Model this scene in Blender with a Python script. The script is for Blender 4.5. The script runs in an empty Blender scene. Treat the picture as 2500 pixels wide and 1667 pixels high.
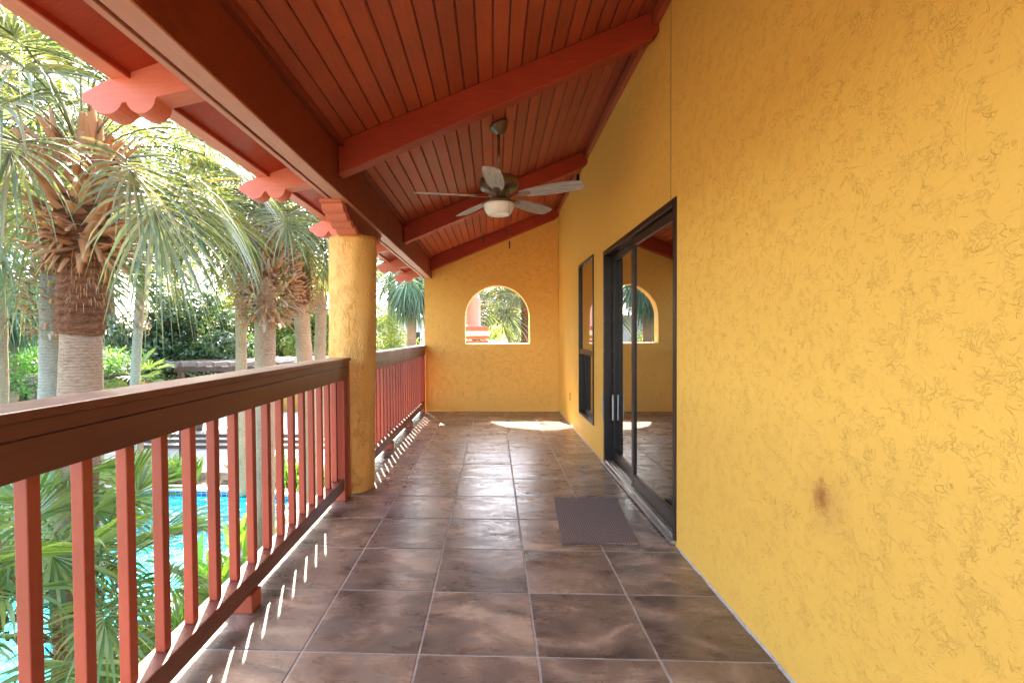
import bpy, bmesh, math, random
import numpy as np
from mathutils import Vector, Matrix
R = math.radians
rnd = random.Random(7)
sc = bpy.context.scene

# ------------------------------------------------------------ camera
CF, CH, CYAW, CPITCH, CROLL, CSX, CSY = 1170.56, 1.225, -.0462, -.0189, -.0068, -99.25, 8.70
def cam_axes():
    cy, sy = math.cos(CYAW), math.sin(CYAW)
    f = Vector((sy*math.cos(CPITCH), cy*math.cos(CPITCH), math.sin(CPITCH)))
    rt = Vector((cy, -sy, 0)); up = rt.cross(f)
    rt2 = rt*math.cos(CROLL)+up*math.sin(CROLL); up2 = rt2.cross(f)
    return rt2, up2, f
_rt, _up, _fw = cam_axes()
cd = bpy.data.cameras.new('camera'); cam = bpy.data.objects.new('camera', cd); sc.collection.objects.link(cam)
cd.sensor_fit = 'HORIZONTAL'; cd.sensor_width = 36.0; cd.lens = 36.0*CF/2500
cd.shift_x = -CSX/2500; cd.shift_y = CSY/2500; cd.clip_start = .05; cd.clip_end = 500
mw = Matrix(((_rt.x, _up.x, -_fw.x, 0), (_rt.y, _up.y, -_fw.y, 0), (_rt.z, _up.z, -_fw.z, CH), (0, 0, 0, 1)))
cam.matrix_world = mw
sc.camera = cam
# ------------------------------------------------------------ sky + sun
SUN = Vector((-.335, .92, 1.08)).normalized()
el = math.asin(SUN.z); az = math.atan2(SUN.x, SUN.y)
w = bpy.data.worlds.new("World"); sc.world = w; w.use_nodes = True
wn = w.node_tree; bg = wn.nodes['Background']; sky = wn.nodes.new('ShaderNodeTexSky')
sky.sky_type = 'NISHITA'; sky.sun_disc = False; sky.sun_elevation = el; sky.sun_rotation = az % (2*math.pi)
sky.air_density = 1.0; sky.dust_density = 3.0; sky.ozone_density = 1.0
wn.links.new(sky.outputs[0], bg.inputs[0]); bg.inputs[1].default_value = .15
sd = bpy.data.lights.new('sun', 'SUN'); so = bpy.data.objects.new('sun', sd); sc.collection.objects.link(so)
sd.energy = 3.0; sd.angle = R(.5); sd.color = (1, .93, .82)
so.rotation_euler = (-SUN).to_track_quat('-Z', 'Y').to_euler()
sc.view_settings.view_transform = 'Standard'; sc.view_settings.look = 'None'
sc.view_settings.exposure = 3.78; sc.view_settings.gamma = 1.0
sc.cycles.max_bounces = 14; sc.cycles.diffuse_bounces = 10; sc.cycles.transparent_max_bounces = 12
sc.cycles.use_denoising = True
sc.cycles.sample_clamp_indirect = 10.0

# ------------------------------------------------------------ node helpers
def newmat(name):
    m = bpy.data.materials.new(name); m.use_nodes = True
    nt = m.node_tree; b = nt.nodes['Principled BSDF']
    return m, nt, b
def nd(nt, t, ins=None, **props):
    n = nt.nodes.new(t)
    for k, v in props.items(): setattr(n, k, v)
    for k, v in (ins or {}).items():
        s = n.inputs[k]
        if isinstance(v, bpy.types.NodeSocket): nt.links.new(v, s)
        elif isinstance(v, bpy.types.Node): nt.links.new(v.outputs[0], s)
        else: s.default_value = v
    return n
def lk(nt, a, b): nt.links.new(a, b)
def mth(nt, op, a, b=None, c=None):
    n = nt.nodes.new('ShaderNodeMath'); n.operation = op
    for i, v in enumerate((a, b, c)):
        if v is None: continue
        if isinstance(v, (bpy.types.NodeSocket)): nt.links.new(v, n.inputs[i])
        elif isinstance(v, bpy.types.Node): nt.links.new(v.outputs[0], n.inputs[i])
        else: n.inputs[i].default_value = v
    return n.outputs[0]
def ramp(nt, fac, stops, interp='LINEAR'):
    n = nt.nodes.new('ShaderNodeValToRGB'); cr = n.color_ramp; cr.interpolation = interp
    while len(cr.elements) > len(stops): cr.elements.remove(cr.elements[-1])
    while len(cr.elements) < len(stops): cr.elements.new(.5)
    for e, (p, c) in zip(cr.elements, stops):
        e.position = p; e.color = (*c, 1) if len(c) == 3 else (c[0],)*3+(1,)
    nt.links.new(fac if isinstance(fac, bpy.types.NodeSocket) else fac.outputs[0], n.inputs[0])
    return n.outputs[0]
def coords(nt, kind='Object', scale=(1, 1, 1), rot=(0, 0, 0)):
    tc = nt.nodes.new('ShaderNodeTexCoord'); mp = nt.nodes.new('ShaderNodeMapping')
    nt.links.new(tc.outputs[kind], mp.inputs[0]); mp.inputs['Scale'].default_value = scale; mp.inputs['Rotation'].default_value = rot
    return mp.outputs[0]
def noise(nt, v, scale, detail=4, rough=.55, dist=0, lac=2):
    n = nd(nt, 'ShaderNodeTexNoise', {'Scale': scale, 'Detail': detail, 'Roughness': rough, 'Distortion': dist})
    nt.links.new(v, n.inputs['Vector']); return n.outputs[0]
def mix(nt, f, a, b, mode='MIX'):
    n = nt.nodes.new('ShaderNodeMix'); n.data_type = 'RGBA'; n.blend_type = mode
    for i, v in ((0, f), (6, a), (7, b)):
        if isinstance(v, bpy.types.NodeSocket): nt.links.new(v, n.inputs[i])
        else: n.inputs[i].default_value = v if i == 0 else ((*v, 1) if len(v) == 3 else v)
    return n.outputs[2]
def bump(nt, b, h, dist, strength=1.0, normal=None):
    n = nd(nt, 'ShaderNodeBump', {'Strength': strength, 'Distance': dist, 'Height': h})
    if normal is not None: nt.links.new(normal, n.inputs['Normal'])
    if b is not None: nt.links.new(n.outputs[0], b.inputs['Normal'])
    return n.outputs[0]

def m_stucco(name, base, base2, vertical=False, stain=False):
    m, nt, b = newmat(name)
    v = coords(nt)
    big = noise(nt, v, 1.3, 3)
    col = mix(nt, big, base, base2)
    # ridge lines: iso lines of a distorted noise, broken up by a mask
    def squig(scale, dist, wid, ms, thr, sc3=(1, 1, 1)):
        vv = coords(nt, scale=sc3)
        n1 = noise(nt, vv, scale, 3, .6, dist)
        ln = mth(nt, 'SUBTRACT', 1.0, mth(nt, 'MINIMUM', mth(nt, 'DIVIDE', mth(nt, 'ABSOLUTE', mth(nt, 'SUBTRACT', n1, .5)), wid), 1.0))
        mk = noise(nt, v, ms, 3, .6)
        mk = mth(nt, 'SMOOTH_MIN', mth(nt, 'MAXIMUM', mth(nt, 'MULTIPLY', mth(nt, 'SUBTRACT', mk, thr), 12.0), 0.0), 1.0, .1)
        return mth(nt, 'MULTIPLY', ln, mk)
    if vertical:
        s1 = squig(13, 1.0, .03, 5, .46, (1, 1, .42)); s2 = squig(30, 1.4, .04, 9, .48, (1, 1, .6))
    else:
        s1 = squig(21, .7, .014, 19, .51, (1, .75, 1.25)); s2 = squig(55, .8, .035, 16, .48)
    fine = noise(nt, v, 110, 4, .7)
    mid = noise(nt, v, 22, 4, .6, .4)
    plate = ramp(nt, noise(nt, v, 9 if not vertical else 12, 4, .6, .8), [(.44, (0, 0, 0)), (.5, (1, 1, 1))])
    hgt = mth(nt, 'ADD', mth(nt, 'MULTIPLY', mid, .25), mth(nt, 'MULTIPLY', fine, .16))
    hgt = mth(nt, 'ADD', hgt, mth(nt, 'MULTIPLY', plate, .16 if not vertical else .4))
    sg = 1.0 if vertical else -1.0
    hgt = mth(nt, 'ADD', hgt, mth(nt, 'MULTIPLY', s1, (.8 if vertical else .4)*sg)); hgt = mth(nt, 'ADD', hgt, mth(nt, 'MULTIPLY', s2, (.45 if vertical else .26)*sg))
    bump(nt, b, hgt, (.0032 if stain else .006) if not vertical else .006, 1.0)
    if not vertical:
        col = mix(nt, mth(nt, 'MULTIPLY', s1, .10), col, (.45, .19, .02))
        col = mix(nt, mth(nt, 'MULTIPLY', s2, .07), col, (.36, .15, .015))
    if stain:
        tc = nt.nodes.new('ShaderNodeTexCoord')
        sx = nd(nt, 'ShaderNodeSeparateXYZ', {0: tc.outputs['Object']})
        def blob(cy, cz, ry, rz, amp, nsc):
            dy = mth(nt, 'DIVIDE', mth(nt, 'SUBTRACT', sx.outputs[1], cy), ry); dz = mth(nt, 'DIVIDE', mth(nt, 'SUBTRACT', sx.outputs[2], cz), rz)
            d = mth(nt, 'SQRT', mth(nt, 'ADD', mth(nt, 'MULTIPLY', dy, dy), mth(nt, 'MULTIPLY', dz, dz)))
            d = mth(nt, 'ADD', d, mth(nt, 'MULTIPLY', mth(nt, 'SUBTRACT', noise(nt, v, nsc, 5, .7), .5), 1.3))
            o = mth(nt, 'MULTIPLY', mth(nt, 'MAXIMUM', mth(nt, 'SUBTRACT', 1.0, d), 0.0), amp)
            return mth(nt, 'MINIMUM', o, 1.0)
        col = mix(nt, blob(1.555, .69, .14, .15, .42, 7), col, (.50, .22, .06))
        col = mix(nt, blob(1.583, .70, .048, .058, 1.1, 40), col, (.36, .13, .025))
        col = mix(nt, blob(1.583, .755, .018, .02, .7, 50), col, (.36, .12, .02))
        # a few chips of bare white plaster
        ch = nd(nt, 'ShaderNodeTexVoronoi', {'Scale': 9.0}); lk(nt, v, ch.inputs['Vector'])
        cm = mth(nt, 'LESS_THAN', ch.outputs['Distance'], .035)
        cm = mth(nt, 'MULTIPLY', cm, mth(nt, 'GREATER_THAN', noise(nt, v, 2.2, 1), .58))
        cm = mth(nt, 'MULTIPLY', cm, mth(nt, 'LESS_THAN', sx.outputs[2], .95))
        col = mix(nt, cm, col, (.62, .58, .52))
    lk(nt, col, b.inputs['Base Color']); b.inputs['Roughness'].default_value = .62
    b.inputs['Specular IOR Level'].default_value = .35
    return m

def m_paint(name, c1, c2, axis='Y', rough=.5, bs=.0012, spec=.4, rough_sawn=False):
    m, nt, b = newmat(name)
    s = {'Y': (9, .7, 9), 'X': (.7, 9, 9), 'Z': (9, 9, .7)}[axis]
    g = noise(nt, coords(nt, scale=s), 6, 6, .65, .6)
    v = coords(nt)
    blot = noise(nt, v, 2.6, 5, .65)
    f = mth(nt, 'ADD', mth(nt, 'MULTIPLY', g, .5), mth(nt, 'MULTIPLY', blot, .6))
    col = ramp(nt, f, [(.32, c1), (.75, c2)])
    g_ = nt.nodes.new('ShaderNodeNewGeometry'); oi = nt.nodes.new('ShaderNodeObjectInfo')
    rv = mth(nt, 'FRACT', mth(nt, 'ADD', g_.outputs['Random Per Island'], oi.outputs['Random']))
    col = mix(nt, 1.0, col, ramp(nt, rv, [(0, (.84, .82, .80)), (1, (1.12, 1.12, 1.12))]), 'MULTIPLY')
    pits = nd(nt, 'ShaderNodeTexVoronoi', {'Scale': 7.0}); lk(nt, v, pits.inputs['Vector'])
    pm = mth(nt, 'MULTIPLY', mth(nt, 'LESS_THAN', pits.outputs['Distance'], .03), mth(nt, 'GREATER_THAN', noise(nt, v, 3.3, 1), .52))
    col = mix(nt, pm, col, tuple(x*.25 for x in c1))
    lk(nt, col, b.inputs['Base Color'])
    rr = ramp(nt, blot, [(.3, (rough-.1,)), (.7, (rough+.12,))]); lk(nt, rr, b.inputs['Roughness'])
    b.inputs['Specular IOR Level'].default_value = spec
    h = mth(nt, 'ADD', g, mth(nt, 'MULTIPLY', noise(nt, v, 60, 4, .7), .8 if rough_sawn else .3))
    h = mth(nt, 'SUBTRACT', h, pm)
    bump(nt, b, h, bs, .9)
    return m

def m_simple(name, c, rough=.5, metal=0, spec=.5, nscale=14, var=.18, bmp=.0006):
    m, nt, b = newmat(name)
    v = coords(nt); n = noise(nt, v, nscale, 5, .6)
    col = ramp(nt, n, [(.3, tuple(x*(1-var) for x in c)), (.7, tuple(min(1, x*(1+var)) for x in c))])
    lk(nt, col, b.inputs['Base Color']); b.inputs['Roughness'].default_value = rough; b.inputs['Metallic'].default_value = metal
    b.inputs['Specular IOR Level'].default_value = spec
    if bmp: bump(nt, b, noise(nt, v, nscale*4, 4, .6), bmp, .8)
    return m

def m_leaf(name, cols, rough=.42, trans=.45, spec=.4, tsat=1.0):
    """leaf: random colour per leaf, diffuse + translucent + soft sheen"""
    m, nt, b = newmat(name)
    g = nt.nodes.new('ShaderNodeNewGeometry')
    stops = [(i/(len(cols)-1), c) for i, c in enumerate(cols)]
    col = ramp(nt, g.outputs['Random Per Island'], stops)
    v = coords(nt); col = mix(nt, mth(nt, 'MULTIPLY', noise(nt, v, 3.0, 2), .35), col, cols[0])
    lk(nt, col, b.inputs['Base Color']); b.inputs['Roughness'].default_value = rough; b.inputs['Specular IOR Level'].default_value = spec
    t = nt.nodes.new('ShaderNodeBsdfTranslucent')
    tcol = mix(nt, 1.0, col, (1.12, 1.12*tsat, .5), 'MULTIPLY')
    tc2 = nd(nt, 'ShaderNodeHueSaturation', {'Value': 1.55, 'Color': tcol}); lk(nt, tc2.outputs[0], t.inputs[0])
    ms = nd(nt, 'ShaderNodeMixShader', {0: trans}); lk(nt, b.outputs[0], ms.inputs[1]); lk(nt, t.outputs[0], ms.inputs[2])
    lk(nt, ms.outputs[0], nt.nodes['Material Output'].inputs[0])
    return m

def schlick(nt, r0, normal=None):
    lw = nd(nt, 'ShaderNodeLayerWeight', {'Blend': .5})
    if normal is not None: lk(nt, normal, lw.inputs['Normal'])
    p = mth(nt, 'POWER', lw.outputs['Facing'], 5.0)
    return mth(nt, 'ADD', mth(nt, 'MULTIPLY', p, 1-r0), r0)
def m_glass(name, tint, r0, rough=.0, wob=.0):
    m, nt, b = newmat(name); nt.nodes.remove(b)
    tr = nd(nt, 'ShaderNodeBsdfTransparent', {0: (*tint, 1)})
    v = coords(nt)
    gl = nd(nt, 'ShaderNodeBsdfGlossy', {0: (.93, .95, .94, 1), 'Roughness': rough})
    lk(nt, ramp(nt, noise(nt, v, 2.5, 4, .6), [(.45, (.0,)), (.8, (.06,))]), gl.inputs['Roughness'])
    if wob:
        bp = bump(nt, None, noise(nt, v, 1.5, 2), wob, 1.0); lk(nt, bp, gl.inputs['Normal'])
    ms = nd(nt, 'ShaderNodeMixShader', {0: schlick(nt, r0)}); lk(nt, tr.outputs[0], ms.inputs[1]); lk(nt, gl.outputs[0], ms.inputs[2])
    lk(nt, ms.outputs[0], nt.nodes['Material Output'].inputs[0]); return m

YEL = (.82, .45, .078); YEL2 = (.78, .42, .068)
M = {}
M['stucco'] = m_stucco('yellow_stucco', YEL, YEL2, stain=True)
M['stucco_end'] = m_stucco('yellow_stucco_end', (.88, .49, .10), (.84, .46, .09))
M['stucco_col'] = m_stucco('yellow_stucco_column', (.80, .42, .11), (.76, .39, .09), vertical=True)
M['red_ceil'] = m_paint('red_ceiling_paint', (.29, .050, .016), (.48, .10, .036), 'Y', .52, .0012)
M['red_beam'] = m_paint('red_beam_paint', (.15, .022, .008), (.26, .045, .015), 'Y', .5, .0014)
M['red_raft'] = m_paint('red_rafter_paint', (.26, .024, .006), (.41, .048, .012), 'X', .5, .002, rough_sawn=True)
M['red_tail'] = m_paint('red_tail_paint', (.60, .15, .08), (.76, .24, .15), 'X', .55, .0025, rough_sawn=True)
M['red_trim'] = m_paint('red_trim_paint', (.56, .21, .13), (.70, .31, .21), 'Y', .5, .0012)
M['brown_rail'] = m_paint('brown_rail_paint', (.085, .022, .011), (.16, .046, .024), 'Y', .38, .0010, spec=.5)
M['baluster'] = m_paint('salmon_baluster_paint', (.27, .052, .025), (.37, .078, .038), 'Z', .48, .0008)
M['bronze'] = m_simple('bronze_frame', (.035, .024, .018), .38, .5, bmp=.0003)
M['alu'] = m_simple('aluminium_track', (.45, .44, .42), .35, .9, bmp=.0003)
M['fan_bronze'] = m_simple('aged_bronze', (.20, .135, .085), .38, .6, var=.35, bmp=.0002)
M['screw'] = m_simple('screw_metal', (.6, .55, .5), .3, 1, bmp=0)
M['glass'] = m_glass('door_glass', (.34, .36, .35), .36, .0, .0006)
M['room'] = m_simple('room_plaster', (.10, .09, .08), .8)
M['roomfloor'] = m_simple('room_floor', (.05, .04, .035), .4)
M['blind'] = m_simple('blind_vinyl', (.42, .36, .26), .6)
M['grout'] = m_simple('grout', (.42, .37, .32), .85, nscale=40)
M['soil'] = m_simple('mulch', (.13, .10, .06), .95, nscale=9, var=.5, bmp=.03)
M['patio'] = m_simple('patio_concrete', (.60, .55, .49), .8, nscale=3, var=.14, bmp=.002)
M['step'] = m_simple('step_edge_wood', (.10, .065, .05), .8)
M['coping'] = m_simple('coping_stone', (.48, .45, .40), .75, nscale=6)
M['pergola'] = m_simple('pergola_brown', (.085, .045, .035), .65, nscale=8, var=.3)
M['pergola_end'] = m_simple('pergola_weathered', (.13, .10, .09), .8, nscale=8, var=.3)
M['stone'] = m_simple('fountain_stone', (.48, .33, .17), .85, nscale=12, var=.35, bmp=.006)
M['rock'] = m_simple('rock', (.42, .34, .27), .9, nscale=5, var=.35, bmp=.02)
M['gardenwall'] = m_simple('garden_wall_stucco', (.60, .36, .09), .8, nscale=2, bmp=.006)
M['siding'] = m_simple('white_siding', (.68, .67, .63), .6, nscale=2, var=.06)
M['roofing'] = m_simple('pale_shingle', (.42, .38, .33), .9, nscale=20, var=.25)
M['dark'] = m_simple('dark_glass', (.02, .022, .025), .1)
M['flue'] = m_simple('terracotta_flue', (.56, .20, .13), .5, nscale=3, var=.1)
M['terra'] = m_simple('terracotta_tile', (.40, .11, .05), .7, nscale=9, var=.3)
M['cream'] = m_simple('cream_stone', (.66, .55, .42), .8, nscale=5, var=.12)
M['plant_red'] = m_simple('red_edging', (.25, .05, .03), .7)
M['roof_dark'] = m_simple('roof_top', (.22, .09, .05), .8)
M['outlet'] = m_simple('outlet_plastic', (.40, .21, .04), .5, bmp=0)

def m_floor():
    m, nt, b = newmat('slate_look_tile')
    at = nd(nt, 'ShaderNodeAttribute', attribute_name='toff')
    tc = nt.nodes.new('ShaderNodeTexCoord')
    off = nd(nt, 'ShaderNodeVectorMath', {0: at.outputs['Vector'], 1: (40, 40, 40)}, operation='MULTIPLY')
    v = nd(nt, 'ShaderNodeVectorMath', {0: tc.outputs['Object'], 1: off.outputs[0]}, operation='ADD').outputs[0]
    mp = nd(nt, 'ShaderNodeMapping', {0: v, 'Scale': (1, 1.8, 1)}); v = mp.outputs[0]
    big = noise(nt, v, 2.2, 6, .6, .9)
    col = ramp(nt, big, [(.34, (.070, .047, .036)), (.45, (.15, .104, .076)), (.55, (.24, .165, .118)), (.66, (.42, .30, .21))])
    md = noise(nt, v, 7, 8, .7, .6)
    col = mix(nt, ramp(nt, md, [(.52, (0, 0, 0)), (.66, (.75, .75, .75))]), col, (.15, .125, .11))
    lite = ramp(nt, noise(nt, v, 3.4, 7, .62, 1.3), [(.60, (0, 0, 0)), (.64, (.8, .8, .8))])
    col = mix(nt, mth(nt, 'MULTIPLY', lite, .42), col, (.40, .28, .19))
    tint = ramp(nt, at.outputs['Fac'], [(0, (.80, .80, .84)), (1, (1.2, 1.15, 1.08))])
    col = mix(nt, 1.0, col, tint, 'MULTIPLY')
    # layered slate ledges
    led = noise(nt, v, 2.6, 6, .55, 1.1)
    fr = mth(nt, 'FRACT', mth(nt, 'MULTIPLY', led, 7.0))
    ledge = ramp(nt, fr, [(0, (0, 0, 0)), (.06, (1, 1, 1)), (1, (.55, .55, .55))])
    edge = ramp(nt, fr, [(0, (1, 1, 1)), (.05, (0, 0, 0))])
    mk = ramp(nt, noise(nt, v, 1.7, 2), [(.5, (0, 0, 0)), (.6, (1, 1, 1))])
    col = mix(nt, mth(nt, 'MULTIPLY', mth(nt, 'MULTIPLY', edge, mk), .12), col, (.05, .035, .03))
    lk(nt, col, b.inputs['Base Color'])
    rr = ramp(nt, md, [(.3, (.20,)), (.7, (.40,))]); lk(nt, rr, b.inputs['Roughness'])
    b.inputs['Specular IOR Level'].default_value = .62
    h = mth(nt, 'ADD', mth(nt, 'MULTIPLY', mth(nt, 'MULTIPLY', ledge, mk), .55), mth(nt, 'ADD', mth(nt, 'MULTIPLY', big, .9), mth(nt, 'MULTIPLY', noise(nt, v, 30, 5, .6), .12)))
    bump(nt, b, h, .005, .9)
    return m
M['tile'] = m_floor()

def m_mat():
    m, nt, b = newmat('woven_mat')
    v = coords(nt)
    w1 = nd(nt, 'ShaderNodeTexWave', {'Scale': 22.0, 'Distortion': .4, 'Detail': 1.0}, bands_direction='X'); lk(nt, v, w1.inputs[0])
    w2 = nd(nt, 'ShaderNodeTexWave', {'Scale': 30.0, 'Distortion': .3, 'Detail': 1.0}, bands_direction='Y'); lk(nt, v, w2.inputs[0])
    p = mth(nt, 'MULTIPLY', w1.outputs[1], w2.outputs[1])
    n = noise(nt, v, 300, 2)
    col = ramp(nt, mth(nt, 'ADD', mth(nt, 'MULTIPLY', p, .8), mth(nt, 'MULTIPLY', n, .3)), [(.1, (.08, .052, .042)), (.5, (.26, .165, .13)), (.95, (.55, .38, .31))])
    lk(nt, col, b.inputs['Base Color']); b.inputs['Roughness'].default_value = .9
    bump(nt, b, p, .004, 1.0)
    return m
M['mat'] = m_mat()

def m_blade():
    m, nt, b = newmat('weathered_blade')
    g = noise(nt, coords(nt, scale=(1.2, 14, 14)), 5, 6, .7, .8)
    col = ramp(nt, g, [(.3, (.14, .12, .11)), (.5, (.36, .32, .29)), (.7, (.58, .52, .47))])
    lk(nt, col, b.inputs['Base Color']); b.inputs['Roughness'].default_value = .5
    bump(nt, b, g, .0006, .8); return m
M['blade'] = m_blade()
def m_bowl():
    m, nt, b = newmat('frosted_bowl')
    lk(nt, ramp(nt, noise(nt, coords(nt), 9, 2), [(.3, (.92, .84, .74)), (.7, (.94, .87, .79))]), b.inputs['Base Color'])
    b.inputs['Roughness'].default_value = .35; b.inputs['Subsurface Weight'].default_value = .3; b.inputs['Subsurface Radius'].default_value = (.03, .02, .015)
    return m
M['bowl'] = m_bowl()

def m_trunk(name, c1, c2, c3, ring=16, bd=.02, fib=False):
    m, nt, b = newmat(name)
    v = coords(nt, scale=(1, 1, 1))
    wv = nd(nt, 'ShaderNodeTexWave', {'Scale': float(ring)*.32, 'Distortion': 7.0, 'Detail': 5.0, 'Detail Scale': 2.0, 'Detail Roughness': .65}, bands_direction='Z'); lk(nt, v, wv.inputs[0])
    n = noise(nt, coords(nt, scale=(6, 6, 26)), 3, 6, .7)
    n2 = noise(nt, coords(nt, scale=(20, 20, 3.5)), 3, 4, .7)
    big = noise(nt, v, 1.6, 4)
    f = mth(nt, 'ADD', mth(nt, 'MULTIPLY', wv.outputs[1], .10), mth(nt, 'ADD', mth(nt, 'MULTIPLY', n, .62), mth(nt, 'MULTIPLY', big, .34)))
    col = ramp(nt, f, [(.3, c1), (.52, c2), (.78, c3)])
    lk(nt, col, b.inputs['Base Color']); b.inputs['Roughness'].default_value = .9; b.inputs['Specular IOR Level'].default_value = .15
    h = mth(nt, 'ADD', mth(nt, 'ADD', mth(nt, 'MULTIPLY', wv.outputs[1], .35), mth(nt, 'MULTIPLY', n, 1.3)), mth(nt, 'MULTIPLY', n2, .8))
    bump(nt, b, h, bd, 1.0)
    return m
M['trunk'] = m_trunk('palm_trunk_grey', (.14, .085, .05), (.37, .25, .16), (.56, .43, .30), 30, .014)
M['fibre'] = m_trunk('palm_trunk_fibre', (.07, .025, .012), (.27, .115, .055), (.50, .27, .14), 12, .05)
M['trunk_pale'] = m_trunk('palm_trunk_pale', (.14, .12, .09), (.29, .26, .20), (.42, .39, .31), 20, .01)
M['bark'] = m_trunk('tree_bark', (.05, .04, .03), (.12, .10, .075), (.2, .17, .14), 4, .02)
M['boot'] = m_leaf('palm_boots', [(.16, .06, .02), (.42, .20, .08), (.56, .34, .17), (.40, .22, .11), (.45, .39, .30), (.54, .26, .11)], .8, .0, .2)
M['boot_big'] = m_leaf('palm_boots_orange', [(.20, .07, .025), (.42, .19, .08), (.52, .30, .15), (.40, .22, .10), (.36, .29, .22)], .75, .0, .2)
M['palm'] = m_leaf('fan_palm_leaf', [(.06, .08, .03), (.10, .12, .048), (.145, .16, .06), (.20, .20, .075), (.10, .13, .085), (.115, .14, .07), (.26, .17, .08)], .36, .34, .55)
M['palm_blue'] = m_leaf('fan_palm_leaf_bluish', [(.05, .11, .075), (.09, .17, .12), (.16, .24, .17)], .36, .3, .6)
M['palm_low'] = m_leaf('low_palm_leaf', [(.07, .13, .03), (.12, .20, .045), (.19, .27, .07), (.27, .32, .11)], .36, .42, .6)
M['dead'] = m_leaf('dead_frond', [(.22, .14, .07), (.34, .24, .13), (.42, .34, .22)], .8, .2, .2)
M['oak'] = m_leaf('glossy_dark_leaf', [(.02, .05, .02), (.04, .08, .028), (.07, .12, .04), (.11, .15, .06)], .3, .25, .6)
M['lime'] = m_leaf('light_leaf', [(.10, .16, .04), (.18, .24, .06), (.28, .32, .09), (.38, .36, .14)], .4, .45, .4)
M['vine'] = m_leaf('vine_leaf', [(.05, .14, .03), (.10, .22, .04), (.18, .32, .06)], .4, .4, .4)
M['canna'] = m_leaf('canna_leaf', [(.07, .20, .03), (.13, .28, .04), (.24, .36, .06), (.38, .36, .07)], .35, .5, .5)
M['grass'] = m_leaf('reed_leaf', [(.04, .13, .03), (.08, .20, .05), (.14, .26, .07)], .4, .4, .4)

def m_water():
    m, nt, b = newmat('pool_water'); nt.nodes.remove(b)
    v = coords(nt)
    h = mth(nt, 'ADD', noise(nt, v, 3.0, 3, .5, .5), mth(nt, 'MULTIPLY', noise(nt, v, 11, 2, .5), .25))
    bn = bump(nt, None, h, .12, 1.0)
    tr = nd(nt, 'ShaderNodeBsdfTransparent', {0: (.62, .93, .97, 1)})
    gl = nd(nt, 'ShaderNodeBsdfGlossy', {0: (.8, .85, .88, 1), 'Roughness': .03, 'Normal': bn})
    ms = nd(nt, 'ShaderNodeMixShader', {0: schlick(nt, .05, bn)}); lk(nt, tr.outputs[0], ms.inputs[1]); lk(nt, gl.outputs[0], ms.inputs[2])
    lk(nt, ms.outputs[0], nt.nodes['Material Output'].inputs[0]); return m
M['water'] = m_water()
def m_basin():
    m, nt, b = newmat('pool_plaster')
    v = coords(nt)
    n1 = nd(nt, 'ShaderNodeTexVoronoi', {'Scale': 2.2}, feature='DISTANCE_TO_EDGE')
    vv = nd(nt, 'ShaderNodeVectorMath', {0: v}, operation='ADD'); nn = nd(nt, 'ShaderNodeTexNoise', {'Scale': 2.0, 'Detail': 2.0}); lk(nt, v, nn.inputs[0]); lk(nt, nn.outputs[1], vv.inputs[1])
    lk(nt, vv.outputs[0], n1.inputs['Vector'])
    col = ramp(nt, noise(nt, v, 1.2, 3), [(.3, (.015, .46, .50)), (.7, (.03, .58, .60))])
    lk(nt, col, b.inputs['Base Color']); b.inputs['Roughness'].default_value = .6; return m
M['basin'] = m_basin()
def m_tileband():
    m, nt, b = newmat('pool_tile_band')
    br = nd(nt, 'ShaderNodeTexBrick', {'Color1': (.012, .05, .14, 1), 'Color2': (.03, .10, .22, 1), 'Mortar': (.25, .3, .33, 1), 'Scale': 1.0, 'Mortar Size': .008, 'Brick Width': .15, 'Row Height': .15}, offset=0.0)
    v = coords(nt, rot=(R(90), 0, 0)); lk(nt, v, br.inputs[0]); lk(nt, br.outputs[0], b.inputs['Base Color']); b.inputs['Roughness'].default_value = .15
    return m
M['tileband'] = m_tileband()

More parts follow.
